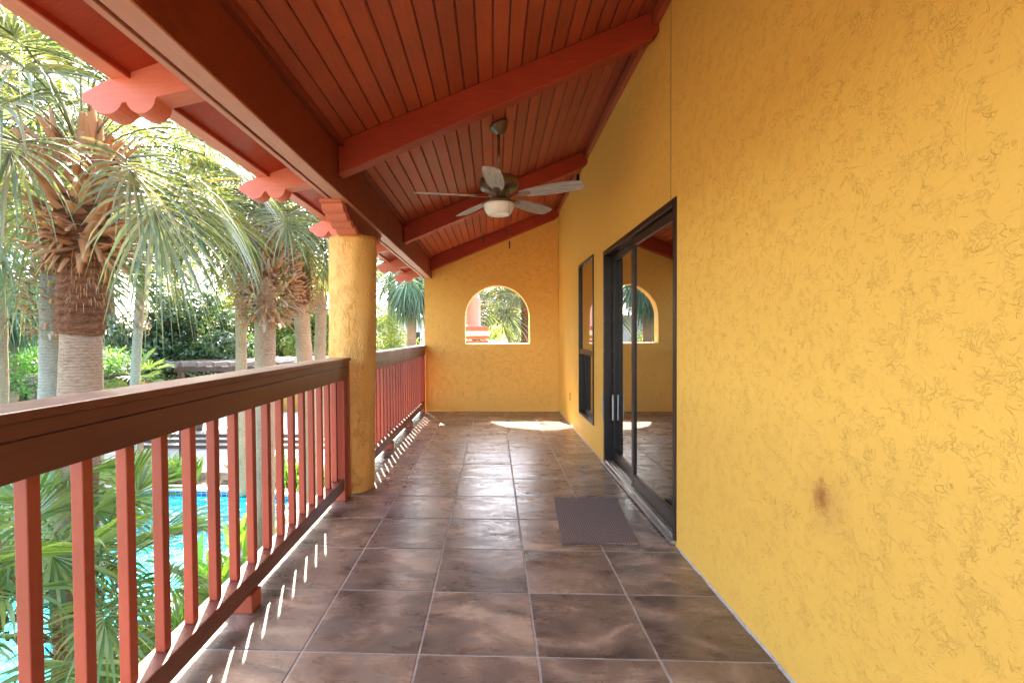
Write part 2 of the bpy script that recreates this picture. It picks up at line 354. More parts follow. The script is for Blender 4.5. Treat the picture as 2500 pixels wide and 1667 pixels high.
# ------------------------------------------------------------ mesh helpers
COL = sc.collection
class MB:
    def __init__(s): s.v = []; s.f = []
    def add(s, v, f):
        o = len(s.v); s.v += [tuple(x) for x in v]; s.f += [tuple(i+o for i in q) for q in f]; return s
    def box(s, x0, x1, y0, y1, z0, z1, mt=None):
        v = [(x, y, z) for x in (x0, x1) for y in (y0, y1) for z in (z0, z1)]
        if mt: v = [mt @ Vector(p) for p in v]
        return s.add(v, [(0, 1, 3, 2), (4, 6, 7, 5), (0, 4, 5, 1), (2, 3, 7, 6), (0, 2, 6, 4), (1, 5, 7, 3)])
    def prism(s, pts, axis, a, b):
        """extrude a polygon (2D) along axis from a to b; axis 'X': pts=(y,z), 'Y': pts=(x,z), 'Z': pts=(x,y)"""
        n = len(pts)
        mk = {'X': lambda p, t: (t, p[0], p[1]), 'Y': lambda p, t: (p[0], t, p[1]), 'Z': lambda p, t: (p[0], p[1], t)}[axis]
        v = [mk(p, a) for p in pts]+[mk(p, b) for p in pts]
        f = [tuple(range(n)), tuple(range(2*n-1, n-1, -1))]+[(i, i+n, (i+1) % n+n, (i+1) % n) for i in range(n)]
        return s.add(v, f)
    def tube(s, path, rads, n=12, cap=True):
        path = [Vector(p) for p in path]; m = len(path)
        if not hasattr(rads, '__len__'): rads = [rads]*m
        v = []; t0 = (path[1]-path[0]).normalized()
        up = Vector((0, 0, 1)) if abs(t0.z) < .9 else Vector((1, 0, 0)); a = t0.cross(up).normalized()
        for i, p in enumerate(path):
            t = (path[min(i+1, m-1)]-path[max(i-1, 0)]).normalized()
            a = (a-t*a.dot(t)).normalized(); b = t.cross(a)
            for k in range(n):
                an = 2*math.pi*k/n; v.append(p+(a*math.cos(an)+b*math.sin(an))*rads[i])
        f = [(i*n+k, i*n+(k+1) % n, (i+1)*n+(k+1) % n, (i+1)*n+k) for i in range(m-1) for k in range(n)]
        if cap: f += [tuple(range(n-1, -1, -1)), tuple((m-1)*n+k for k in range(n))]
        return s.add(v, f)
    def lathe(s, prof, n=32, c=(0, 0, 0), cap=True):
        v = [(c[0]+r*math.cos(2*math.pi*k/n), c[1]+r*math.sin(2*math.pi*k/n), c[2]+z) for r, z in prof for k in range(n)]
        m = len(prof); f = [(i*n+k, i*n+(k+1) % n, (i+1)*n+(k+1) % n, (i+1)*n+k) for i in range(m-1) for k in range(n)]
        if cap: f += [tuple(range(n-1, -1, -1)), tuple((m-1)*n+k for k in range(n))]
        return s.add(v, f)
    def build(s, name, mat, parent=None, loc=None, smooth=False, bevel=0, seg=2):
        me = bpy.data.meshes.new(name); me.from_pydata(s.v, [], s.f); me.validate()
        bm = bmesh.new(); bm.from_mesh(me); bmesh.ops.recalc_face_normals(bm, faces=bm.faces); bm.to_mesh(me); bm.free()
        return link(name, me, mat, parent, loc, smooth, bevel, seg)
def link(name, me, mat, parent=None, loc=None, smooth=False, bevel=0, seg=2):
    o = bpy.data.objects.new(name, me); COL.objects.link(o)
    for mm in (mat if isinstance(mat, (list, tuple)) else [mat]): me.materials.append(M[mm] if isinstance(mm, str) else mm)
    if smooth:
        for p in me.polygons: p.use_smooth = True
    if parent: o.parent = parent
    if loc is not None: o.location = loc
    if bevel:
        b = o.modifiers.new('bevel', 'BEVEL'); b.width = bevel; b.segments = seg; b.limit_method = 'ANGLE'; b.angle_limit = R(40)
    return o
def npmesh(name, V, F, mat, parent=None, loc=None, smooth=False):
    """V (n,3), F list of arrays (k,m) polygons"""
    me = bpy.data.meshes.new(name); V = np.asarray(V, dtype=np.float32)
    F = np.asarray(F, dtype=np.int32); m = F.shape[1]
    me.vertices.add(len(V)); me.vertices.foreach_set('co', V.ravel())
    me.loops.add(F.size); me.loops.foreach_set('vertex_index', F.ravel())
    me.polygons.add(len(F)); me.polygons.foreach_set('loop_start', np.arange(0, F.size, m, dtype=np.int32))
    me.update(calc_edges=True)
    return link(name, me, mat, parent, loc, smooth)
def thing(name, label, cat, loc=(0, 0, 0), rz=0, group=None):
    o = bpy.data.objects.new(name, None); COL.objects.link(o); o.location = loc; o.rotation_euler = (0, 0, rz)
    o.empty_display_size = .2
    return tag(o, label, cat, group)
def tag(o, label, cat, group=None):
    o['label'] = label; o['category'] = cat
    if group: o['group'] = group
    return o
def struct(o): o['kind'] = 'structure'; return o
def copytree(o, parent=None):
    c = o.copy(); COL.objects.link(c); c.parent = parent
    for ch in list(o.children): copytree(ch, c)
    return c
def plate(name, outline, holes, axis, a, b, mat, parent=None, edge_mat=None):
    """solid plate with holes: 2D loops extruded along axis a..b"""
    mk = {'X': lambda p, t: (t, p[0], p[1]), 'Y': lambda p, t: (p[0], t, p[1]), 'Z': lambda p, t: (p[0], p[1], t)}[axis]
    bm = bmesh.new(); edges = []
    for lp in [outline]+holes:
        vs = [bm.verts.new(mk(p, a)) for p in lp]
        edges += [bm.edges.new((vs[i], vs[(i+1) % len(vs)])) for i in range(len(vs))]
    bmesh.ops.triangle_fill(bm, edges=edges, use_beauty=True)
    d = Vector(mk((0, 0), b-a)) if axis != 'X' else Vector((b-a, 0, 0))
    if axis == 'Y': d = Vector((0, b-a, 0))
    if axis == 'Z': d = Vector((0, 0, b-a))
    if abs(b-a) > 1e-6:
        r = bmesh.ops.extrude_face_region(bm, geom=list(bm.faces))
        bmesh.ops.translate(bm, vec=d, verts=[g for g in r['geom'] if isinstance(g, bmesh.types.BMVert)])
    bmesh.ops.recalc_face_normals(bm, faces=bm.faces)
    me = bpy.data.meshes.new(name); bm.to_mesh(me); bm.free()
    return link(name, me, mat, parent)

# ------------------------------------------------------------ dimensions
RX = 1.05          # side wall face
FY = 7.78          # end wall face
T = .4572
def CEIL(x): return 2.492+.378*(x+1)
def RLOW(x): return 2.277+.40*(x+1)
GZ = -3.1

# ------------------------------------------------------------ balcony floor
slab = struct(MB().box(-1.24, RX+.01, -2.6, FY+.01, -.32, -.0028).build('balcony_floor', 'grout'))
def build_tiles():
    xs = [-.2961+k*T for k in range(-4, 5)]; ys = [1.8171+k*T for k in range(-12, 16)]
    V = []; F = []; A = []
    g = .0042
    for i in range(len(xs)-1):
        for j in range(len(ys)-1):
            x0, x1 = max(xs[i]+g, -1.235), min(xs[i+1]-g, RX-.004); y0, y1 = max(ys[j]+g, -2.59), min(ys[j+1]-g, FY-.003)
            if x1-x0 < .02 or y1-y0 < .02: continue
            e = .0022; dz = [rnd.uniform(-.0007, .0007) for _ in range(4)]
            o = len(V)
            V += [(x0, y0, -.007), (x1, y0, -.007), (x1, y1, -.007), (x0, y1, -.007),
                  (x0, y0, -.002+dz[0]), (x1, y0, -.002+dz[1]), (x1, y1, -.002+dz[2]), (x0, y1, -.002+dz[3]),
                  (x0+e, y0+e, dz[0]), (x1-e, y0+e, dz[1]), (x1-e, y1-e, dz[2]), (x0+e, y1-e, dz[3])]
            F += [tuple(o+q for q in f) for f in ((0, 1, 5, 4), (1, 2, 6, 5), (2, 3, 7, 6), (3, 0, 4, 7), (4, 5, 9, 8), (5, 6, 10, 9), (6, 7, 11, 10), (7, 4, 8, 11), (8, 9, 10, 11))]
            r3 = (rnd.random(), rnd.random(), rnd.random()); A += [r3]*12
    me = bpy.data.meshes.new('floor_tiles'); me.from_pydata(V, [], F)
    at = me.attributes.new('toff', 'FLOAT_VECTOR', 'POINT')
    at.data.foreach_set('vector', np.array(A, dtype=np.float32).ravel())
    o = link('floor_tiles', me, 'tile'); o.parent = slab
    return o
build_tiles()

# ------------------------------------------------------------ house: side wall with sliding door and window
DY0, DY1, DZ0, DZ1 = 2.80, 4.62, .03, 2.015
WY0, WY1, WZ0, WZ1 = 5.07, 5.92, .275, 2.07
house = thing('house_wall', 'long yellow stucco side wall with sliding glass door and narrow window', 'wall', (RX, 3, 0))
house.location = (0, 0, 0)
W_ = plate('wall', [(-2.6, -3.1), (FY+.2, -3.1), (FY+.2, 3.45), (-2.6, 3.45)],
      [[(DY0, DZ0), (DY1, DZ0), (DY1, DZ1), (DY0, DZ1)], [(WY0, WZ0), (WY1, WZ0), (WY1, WZ1), (WY0, WZ1)]], 'X', RX, RX+.16, 'stucco', house)
# hairline joint above the door
MB().box(RX-.0012, RX+.002, 2.893, 2.897, 2.02, 3.3).build('joint', 'bronze', house)
# sliding door
door = MB()
fx0, fx1 = RX+.004, RX+.13
door.box(fx0-.012, fx1, DY0+.001, DY0+.045, DZ0+.001, DZ1-.001).box(fx0-.012, fx1, DY1-.045, DY1-.001, DZ0+.001, DZ1-.001).box(fx0-.012, fx1, DY0+.047, DY1-.047, DZ1-.045, DZ1-.001)
DR = door.build('sliding_door', 'bronze', house, bevel=.003)
trk = MB().box(RX-.03, fx1, DY0+.004, DY1-.004, DZ0-.018, DZ0+.004)
for k, xx in enumerate((RX+.0, RX+.03, RX+.06, RX+.09)): trk.box(xx, xx+.006, DY0+.05, DY1-.05, DZ0+.0045, DZ0+.018)
trk.build('sill_track', 'alu', DR, bevel=.0015)
def panel(y0, y1, x0, name='door_panel', st=.055):
    z0, z1 = DZ0+.02, DZ1-.05
    m = MB().box(x0, x0+.035, y0, y0+st, z0, z1).box(x0, x0+.035, y1-st, y1, z0, z1).box(x0+.001, x0+.034, y0+st, y1-st, z0, z0+.10).box(x0+.001, x0+.034, y0+st, y1-st, z1-.06, z1)
    m.build('panel_frame', 'bronze', DR, bevel=.003)
    MB().box(x0+.014, x0+.019, y0+st-.01, y1-st+.01, z0+.09, z1-.05).build('pane', 'glass', DR)
panel(DY0+.046, 3.78, RX+.02)          # near panel, outer track
panel(3.72, DY1-.046, RX+.066)         # far panel, inner track
for yy in (4.515, 4.60):
    MB().box(RX+.050 if yy < 4.55 else RX-.02, RX+.066 if yy < 4.55 else RX-.009, yy-.011, yy+.011, .43, .67).build('handle', 'alu', DR, bevel=.004)
sm = MB()
for z in (1.62, 1.28, .95, .86):
    sm.lathe([(.004, 0), (.004, .003)], 8, (0, 0, 0))
scr = MB()
for z in (1.66, 1.36, 1.08, .90):
    for yy, xx in ((4.60, RX-.0105), (4.548, RX+.064)): scr.box(xx, xx+.003, yy-.005, yy+.005, z-.005, z+.005)
scr.build('screw_heads', 'screw', DR, bevel=.001)
# window
WN = MB()
wf = .028
WN.box(RX-.012, RX+.1, WY0+.001, WY0+wf, WZ0+.001, WZ1-.001).box(RX-.012, RX+.1, WY1-wf, WY1-.001, WZ0+.001, WZ1-.001)
WN.box(RX-.012, RX+.1, WY0+wf, WY1-wf, WZ1-wf, WZ1-.001).box(RX-.012, RX+.1, WY0+wf, WY1-wf, WZ0+.001, WZ0+wf)
WF = WN.build('window', 'bronze', house, bevel=.003)
MB().box(RX-.004, RX+.05, WY0+wf, WY1-wf, 1.03-.03, 1.03+.03).build('meeting_rail', 'bronze', WF, bevel=.003)
lw = MB().box(RX+.05, RX+.075, WY0+wf, WY0+wf+.04, WZ0+wf, 1.0).box(RX+.05, RX+.075, WY1-wf-.04, WY1-wf, WZ0+wf, 1.0).box(RX+.051, RX+.074, WY0+wf+.04, WY1-wf-.04, WZ0+wf, WZ0+wf+.045)
lw.build('sash_frame', 'bronze', WF, bevel=.003)
MB().box(RX+.012, RX+.017, WY0+wf, WY1-wf, 1.055, WZ1-wf).build('pane', 'glass', WF)
MB().box(RX+.060, RX+.065, WY0+wf+.035, WY1-wf-.035, WZ0+wf+.04, 1.005).build('pane', 'glass', WF)
bl = MB()
y = WY0+.03
while y < WY1-.1:
    bl.box(RX+.155, RX+.160, y, y+.085, WZ0+.02, WZ1-.02, ); y += .094
bl.build('blind', 'blind', WF)
# dark room behind the glass
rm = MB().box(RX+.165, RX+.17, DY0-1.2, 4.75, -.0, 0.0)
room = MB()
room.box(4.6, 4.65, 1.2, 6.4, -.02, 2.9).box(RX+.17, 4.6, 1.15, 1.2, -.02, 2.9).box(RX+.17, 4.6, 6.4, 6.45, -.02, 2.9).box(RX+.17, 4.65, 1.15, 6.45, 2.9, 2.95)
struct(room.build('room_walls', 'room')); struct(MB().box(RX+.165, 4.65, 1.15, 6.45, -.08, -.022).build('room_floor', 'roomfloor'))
# ragged caulk line where wall meets tiles
cb = MB(); yy = -2.5
while yy < FY-.02:
    w0 = rnd.uniform(.005, .013); l_ = rnd.uniform(.04, .16); y2 = min(yy+l_, FY-.02)
    if not (DY0-.05 < yy < DY1): cb.prism([(RX-w0, .0005), (RX-.0005, .0005), (RX-.0005, .008), (RX-w0*.5, .004)], 'Y', yy, y2-.001)
    yy = y2
cb.build('caulk_line', 'grout', house)
# outlet
ob = MB().box(RX-.004, RX+.002, 6.64-.035, 6.64+.035, .385-.058, .385+.058).build('outlet_cover', 'outlet', house, bevel=.0015)
MB().box(RX-.006, RX-.0035, 6.64-.012, 6.64+.012, .385-.04, .385-.012).box(RX-.006, RX-.0035, 6.64-.012, 6.64+.012, .385+.012, .385+.04).build('socket', 'bronze', ob)

# ------------------------------------------------------------ end wall with arched opening
AX0, AX1, AZ, ASP = -.461, .585, 1.087, 1.515
acx, ar = (AX0+AX1)/2, (AX1-AX0)/2
arch = [(AX0, AZ), (AX1, AZ)]+[(acx+ar*math.cos(a), ASP+ar*math.sin(a)) for a in np.linspace(0, math.pi, 33)]
endw = thing('end_wall', 'yellow stucco end wall pierced by a round-arched opening', 'wall', (0, FY, 0)); endw.location = (0, 0, 0)
plate('wall', [(-1.12, -3.1), (RX-.002, -3.1), (RX-.002, CEIL(RX)+.05), (-1.12, CEIL(-1.12)+.05)], [arch], 'Y', FY, FY+.2, 'stucco_end', endw)
sill = MB().box(AX0+.002, AX1-.002, FY+.03, FY+.225, AZ, AZ+.012).build('sill', 'cream', endw, bevel=.004)

# ------------------------------------------------------------ ceiling boards and roof
ceil = thing('roof', 'sloping roof lined with dark red tongue and groove boards', 'roof'); 
bd = MB(); x = -1.0; k = 0
while x < RX-.0:
    x1 = min(x+.0915, RX-.001); g = .0035
    dz = rnd.uniform(-.0012, .0012)
    pts = [(x+g, CEIL(x+g)+.006+dz), (x+g+.004, CEIL(x+g+.004)+dz), (x1-g-.004, CEIL(x1-g-.004)+dz), (x1-g, CEIL(x1-g)+.006+dz), (x1-g, CEIL(x1-g)+.014), (x+g, CEIL(x+g)+.014)]
    bd.prism(pts, 'Y', -2.6, FY-.001); x += .0915
bd.build('ceiling_boards', 'red_ceil', ceil)
MB().prism([(-1.0, CEIL(-1.0)+.0145), (RX+3.7, CEIL(RX+3.7)+.0145), (RX+3.7, CEIL(RX+3.7)+.16), (-1.46, CEIL(-1.46)+.13), (-1.46, CEIL(-1.46)+.02), (-1.0, CEIL(-1)+.0148)], 'Y', -3.0, 8.5).build('roof_deck', 'roof_dark', ceil)
MB().prism([(-1.46, 2.385), (-1.70, 2.395), (-1.70, 2.44), (-1.46, 2.448)], 'Y', -3.0, 8.5).build('tile_overhang', 'terra', ceil)
# trim between ceiling and side wall
def prism_t(name, pts, y0, y1, mat, parent, bevel=.003): return MB().prism(pts, 'Y', y0, y1).build(name, mat, parent, bevel=bevel)
prism_t('wall_trim', [(RX-.04, CEIL(RX-.04)-.085), (RX-.001, CEIL(RX-.04)-.085), (RX-.001, CEIL(RX-.001)-.003), (RX-.04, CEIL(RX-.04)-.003)], -2.6, FY-.002, 'red_ceil', ceil)
prism_t('blocking', [(-1.035, 2.462), (-.965, 2.462), (-.965, CEIL(-.965)-.002), (-1.035, CEIL(-.965)-.002)], -2.6, FY-.002, 'red_beam', ceil)

# ------------------------------------------------------------ main beam
beam = MB().prism([(-1.087, 2.17), (-1.0, 2.17), (-1.0, 2.46), (-1.087, 2.46)], 'Y', -2.6, FY-.003).build('eave_beam', 'red_beam', bevel=.004)
tag(beam, 'long dark red beam carrying the rafters along the open side', 'beam')
MB().prism([(-1.086, 2.160), (-1.001, 2.160), (-1.001, 2.1695), (-1.086, 2.1695)], 'Y', -2.6, FY-.003).build('bounce_tint_board', 'red_trim', beam, bevel=.002)  # added board; its paler paint stands in for bounce light on the beam's underside
# rafters
raft_y = [-1.45, .82, 3.09, 5.38, 7.665]
rl = ['nearest red rafter overhead, mostly out of frame above the camera', 'red rafter just above the top edge of the picture', 'biggest sloping red rafter, in front of the ceiling fan', 'middle red rafter just behind the ceiling fan', 'farthest red rafter lying against the arched end wall']
lab = {-1.45: 'red rafter behind the camera', .82: 'red rafter overhead, nearest the camera', 3.09: 'large red rafter between the camera and the ceiling fan', 5.38: 'red rafter just behind the ceiling fan blades', 7.665: 'red rafter lying against the arched end wall'}
for yy in raft_y:
    x0, x1 = -.999, RX-.001
    pts = [(x0, RLOW(x0)), (x1-.055, RLOW(x1-.055)), (x1-.002, RLOW(x1)+.045), (x1-.002, CEIL(x1-.042)-.09), (x1-.042, CEIL(x1-.042)-.09), (x1-.042, CEIL(x1-.042)-.003), (x0, CEIL(x0)-.003)]
    pts = [(x0, RLOW(x0)), (x1-.06, RLOW(x1-.06)), (x1-.001, RLOW(x1)+.03), (x1-.001, CEIL(x1)-.09), (x1-.041, CEIL(x1-.041)-.09), (x1-.041, CEIL(x1-.041)-.003), (-.964, CEIL(-.964)-.003), (-.964, 2.46), (x0, 2.46)]
    r = MB().prism(pts, 'Y', yy, yy+.10).build('rafter', 'red_raft', bevel=.005)
    tag(r, lab[yy], 'rafter', 'red rafters under the sloping ceiling')

# ------------------------------------------------------------ eave: trim strip, soffit, fascia, tails
eave = thing('eave', 'salmon red eave with soffit strip and fascia board above the railing', 'eave')
EY0, EY1 = -2.8, 8.5
prism_t('trim_strip', [(-1.143, 2.17), (-1.115, 2.17), (-1.115, 2.40), (-1.143, 2.40)], EY0, EY1, 'red_trim', eave)
prism_t('soffit', [(-1.144, 2.375), (-1.44, 2.285), (-1.44, 2.32), (-1.144, 2.43)], EY0, EY1, 'red_raft', eave, 0)
prism_t('soffit_strip', [(-1.1155, 2.39), (-1.088, 2.39), (-1.088, 2.43), (-1.1155, 2.43)], EY0, EY1, 'red_beam', eave, 0)
prism_t('drip_lip', [(-1.452, 2.262), (-1.441, 2.262), (-1.441, 2.33), (-1.452, 2.33)], EY0, EY1, 'red_raft', eave, .001)
prism_t('fascia', [(-1.453, 2.272), (-1.525, 2.262), (-1.535, 2.36), (-1.453, 2.42)], EY0, EY1, 'red_trim', eave)
def lobes():
    pts = [(-1.144, 2.222), (-1.335, 2.186)]
    def arc(cx, cz, r, a0, a1, n=9): return [(cx+r*math.cos(R(a)), cz+r*math.sin(R(a))) for a in np.linspace(a0, a1, n)]
    pts += arc(-1.402, 2.184, .062, -5, -168, 12)
    pts += [(-1.4655, 2.168)]
    pts += arc(-1.545, 2.192, .070, -20, -150, 10)
    pts += [(-1.617, 2.166), (-1.645, 2.176), (-1.646, 2.208)]
    pts += [(-1.53, 2.2645), (-1.45, 2.30), (-1.144, 2.40)]
    return pts
tailmesh = MB().prism(lobes(), 'Y', 0, .10).build('rafter_tail', 'red_tail', bevel=.003)
tl = {.68: 'scalloped rafter tail above the camera', 1.87: 'largest scalloped rafter tail, at the top left beside the palm', 3.06: 'second scalloped rafter tail along the eave', 4.25: 'third scalloped rafter tail, just left of the column top', 5.45: 'scalloped rafter tail hidden behind the column', 6.70: 'scalloped rafter tail just right of the column', 7.87: 'farthest scalloped rafter tail by the end wall'}
for i, (yy, l) in enumerate(tl.items()):
    o = tailmesh if i == 0 else tailmesh.copy()
    if i: COL.objects.link(o)
    o.location = (0, yy, 0); tag(o, l, 'rafter tail', 'scalloped rafter tails along the eave')

# ------------------------------------------------------------ column with bracket
colu = thing('column', 'round yellow stucco column between the two railings', 'column', (-1.15, 3.85, 0))
n = 48; V = []; F = []; H = 2.02
zs = [i*H/50 for i in range(51)]
rr = random.Random(3)
for zi, z in enumerate(zs):
    cx = -.018+.042*z/H; r0 = .181+.008*z/H
    for k in range(n):
        a = 2*math.pi*k/n
        r = r0+.0035*math.sin(3*a+z*2.1)+.0025*math.sin(7*a-z*5)+rr.uniform(-.0012, .0012)
        if zi == 50: r -= .006
        V.append((cx+r*math.cos(a), r*math.sin(a), z+(rr.uniform(-.008, .004) if zi == 50 else 0)))
F = [(i*n+k, i*n+(k+1) % n, (i+1)*n+(k+1) % n, (i+1)*n+k) for i in range(50) for k in range(n)]+[tuple(50*n+k for k in range(n))]
cm = MB(); cm.add(V, F); cm.build('shaft', 'stucco_col', colu, smooth=True)
# bracket, profile in Y (along the beam)
prof = []
def arc2(cx, cz, rx, rz, a0, a1, n=8): return [(cx+rx*math.cos(R(a)), cz+rz*math.sin(R(a))) for a in np.linspace(a0, a1, n)]
half = [(-.70, 0), (-.70, -.022), (-.66, -.025)]+arc2(-.57, -.03, .085, .055, 180, 245, 5)+arc2(-.50, -.06, .075, .055, 175, 290, 7)+arc2(-.37, -.085, .085, .058, 180, 285, 7)+arc2(-.235, -.105, .085, .06, 175, 270, 6)+[(-.17, -.165)]
prf = [(a, b) for a, b in half]+[(-a, b) for a, b in reversed(half)]
prf = [(a*.87+.0, b) for a, b in prf]
br = MB().prism([(a, 2.1695+b) for a, b in prf], 'X', -.035, .115)
bo = br.build('bracket', 'red_tail', colu, bevel=.002)
bo2 = MB().prism([(a*.84, 2.1695+b*.82) for a, b in prf], 'X', .1155, .125).build('bracket_face', 'red_beam', colu)

# ------------------------------------------------------------ railings
def railing(y0, y1, xs0, xs1, ztop, label, feet, ball, post_end=False):
    """inner cap edge runs xs0 -> xs1"""
    ang = math.atan2(xs1-xs0, y1-y0); L = (y1-y0)/math.cos(ang)
    t = thing('railing', label, 'railing', (xs0, y0, 0), -ang, 'balcony railings')
    # local frame: x=0 inner cap edge, negative outward; y along
    MB().box(-.165, 0, 0, L, ztop-.024, ztop).build('top_cap', 'brown_rail', t, bevel=.004)
    MB().box(-.032-.05, -.014, .01, L-.01, ztop-.064, ztop-.0245).build('moulding', 'brown_rail', t, bevel=.003)
    MB().box(-.062, -.020, .012, L-.012, ztop-.158, ztop-.0675).build('top_rail', 'brown_rail', t, bevel=.003)
    MB().box(-.118, -.032, .012, L-.012, .083, .168).build('bottom_rail', 'brown_rail', t, bevel=.004)
    b0 = None; yy = ball
    while yy < L-.07:
        if b0 is None:
            b0 = MB().box(-.0175, .0175, -.0175, .0175, .1685, ztop-.066).build('baluster', 'baluster', t, bevel=.003); o = b0
        else:
            o = b0.copy(); COL.objects.link(o); o.parent = t
        o.location = (-.083+rnd.uniform(-.001, .001), yy, 0); o.rotation_euler = (0, 0, rnd.uniform(-.03, .03)); yy += .157
    for fy in feet:
        MB().box(-.13, -.02, fy-.045, fy+.045, .001, .0825).build('foot', 'baluster', t, bevel=.004)
    return t, L
r1, L1 = railing(-2.58, 3.60, -.965, -1.085, 1.067, 'near brown-capped railing running from the camera to the column', [1.2, 3.0, 4.68], .03+.157*.35-.022)
MB().box(-.145, -.015, L1-.0115, L1+.012, .001, 1.067-.025).build('end_board', 'baluster', r1, bevel=.003)
MB().box(-.13, -.025, L1-.10, L1-.012, .001, 1.067-.066).build('post', 'baluster', r1, bevel=.003)
r2, L2 = railing(4.09, FY-.002, -1.075, -1.09, 1.078, 'far brown-capped railing between the column and the arched wall', [1.08, 2.34], .06)
MB().box(-.11, -.03, L2-.09, L2-.004, .001, 1.078-.066).build('post', 'baluster', r2, bevel=.003)

# ------------------------------------------------------------ ceiling fan
FX, FYY, FZ = .05, 3.80, 2.40
fan = thing('ceiling_fan', 'bronze ceiling fan with five grey blades and a frosted light bowl', 'ceiling fan', (FX, FYY, 0))
cz = CEIL(FX)
cn = MB().lathe([(.075, .0), (.076, -.015), (.068, -.02), (.066, -.035), (.056, -.042), (.054, -.055), (.040, -.068), (.034, -.08), (.02, -.088)], 32)
c_o = cn.build('canopy', 'fan_bronze', fan, (0, -.0, cz-.006), smooth=True); c_o.rotation_euler = (0, -math.atan(.378)*1.0, 0)
MB().tube([(0, 0, cz-.07), (0, 0, FZ+.08)], .0125, 16).build('downrod', 'fan_bronze', fan, smooth=True)
MB().lathe([(.014, .13), (.022, .105), (.03, .085), (.085, .075), (.13, .062), (.152, .045), (.157, .02), (.157, -.0), (.150, -.02), (.130, -.035), (.10, -.045), (.085, -.05), (.08, -.075), (.062, -.085), (.058, -.10)], 48).build('motor_housing', 'fan_bronze', fan, (0, 0, FZ), smooth=True)
MB().lathe([(.058, -.100), (.075, -.105), (.112, -.122), (.126, -.132), (.128, -.142), (.118, -.143)], 48).build('light_fitter', 'fan_bronze', fan, (0, 0, FZ), smooth=True)
MB().lathe([(.120, -.1435), (.1235, -.152), (.117, -.175), (.102, -.205), (.090, -.222), (.080, -.226), (.070, -.222), (.066, -.221), (0.001, -.224)], 48).build('light_bowl', 'bowl', fan, (0, 0, FZ), smooth=True)
def blade(an, first):
    if first is None:
        out = [(.175, -.035), (.24, -.056), (.36, -.072), (.48, -.078), (.58, -.074), (.650, -.062), (.668, -.03), (.672, .02), (.655, .056), (.50, .070), (.36, .070), (.24, .052), (.175, .035)]
        b = MB().prism(out, 'Z', -.003, .003).build('blade', 'blade', fan, bevel=.0015)
        ir = MB().prism([(.085, -.016), (.15, -.012), (.20, -.028), (.245, -.020), (.26, 0), (.245, .020), (.20, .028), (.15, .012), (.085, .016)], 'Z', -.009, -.0035).build('blade_iron', 'fan_bronze', b, bevel=.001)
    else:
        b = first.copy(); COL.objects.link(b); c = first.children[0].copy(); COL.objects.link(c); c.parent = b
    b.location = (0, 0, FZ-.082); b.rotation_euler = (Matrix.Rotation(an, 3, 'Z') @ Matrix.Rotation(R(-13), 3, 'X')).to_euler()
    return b
b0 = None
for k in range(5):
    b = blade(R(-23+72*k), b0); b0 = b0 or b
for (px, py, zl) in ((-.118, -.03, .36), (.075, -.095, .42)):
    ch = MB().tube([(px, py, FZ-.13), (px*1.02, py*1.02, FZ-.14-zl+.1)], .0016, 6).build('pull_chain', 'fan_bronze', fan)
    MB().lathe([(.002, .03), (.006, .024), (.006, .0), (.004, -.012), (.007, -.02), (.003, -.028)], 12, (px*1.02, py*1.02, FZ-.14-zl+.08)).build('fob', 'bronze', ch, smooth=True)

# small wall floodlight bracket under the far rafter
tag(MB().box(RX-.035, RX-.001, 5.88, 5.95, 3.08, 3.165).build('wall_clip', 'bronze', bevel=.004), 'tiny dark metal clip on the wall under the middle rafter', 'clip')

# ------------------------------------------------------------ doormat
dm = MB()
corners = [(.397, 2.815), (.842, 2.822), (.905, 3.602), (.445, 3.585)]
N = 14; V = []; 
for i in range(N+1):
    for j in range(N+1):
        u, vv = i/N, j/N
        p0 = Vector(corners[0]).lerp(Vector(corners[1]), u); p1 = Vector(corners[3]).lerp(Vector(corners[2]), u); p = p0.lerp(p1, vv)
        lift = .010*max(0, 1-math.hypot(u-0, vv-1)*4)
        V.append((p.x, p.y, .010+lift+.0006*math.sin(9*u+5*vv)))
nn = (N+1)**2; V2 = [(a, b, c-.009) for a, b, c in V]
F = [(i*(N+1)+j, (i+1)*(N+1)+j, (i+1)*(N+1)+j+1, i*(N+1)+j+1) for i in range(N) for j in range(N)]
F2 = [tuple(q+nn for q in reversed(f)) for f in F]
S = []
ring = [j for j in range(N+1)]+[i*(N+1)+N for i in range(1, N+1)]+[N*(N+1)+j for j in range(N-1, -1, -1)]+[i*(N+1) for i in range(N-1, 0, -1)]
for a, b in zip(ring, ring[1:]+ring[:1]): S.append((a, b, b+nn, a+nn))
dm.add(V+V2, F+F2+S)
tag(dm.build('doormat', 'mat', smooth=False), 'brown woven doormat on the tiles in front of the glass door', 'doormat')

# grit and dry leaf bits on the tiles
rl_ = np.random.default_rng(5); V = []; F = []
for k in range(150):
    side_ = rl_.random()
    x_ = RX-.01-abs(rl_.normal())*.10 if side_ < .45 else (-.93+abs(rl_.normal())*.14 if side_ < .75 else rl_.uniform(-.9, 1.0))
    y_ = rl_.uniform(.9, 7.7); s_ = rl_.uniform(.002, .006)*(2.0 if rl_.random() < .06 else 1)
    a_ = rl_.uniform(0, 6.28); c_, d_ = math.cos(a_), math.sin(a_); o_ = len(V)
    V += [(x_-c_*s_, y_-d_*s_, .0012), (x_+d_*s_*.5, y_-c_*s_*.5, .0016), (x_+c_*s_, y_+d_*s_, .0012+s_*.4), (x_-d_*s_*.5, y_+c_*s_*.5, .0035)]
    F.append((o_, o_+1, o_+2, o_+3))
lt = npmesh('leaf_litter', V, F, 'boot'); lt['kind'] = 'stuff'; lt['label'] = 'grit and dry leaf bits scattered on the tiles'
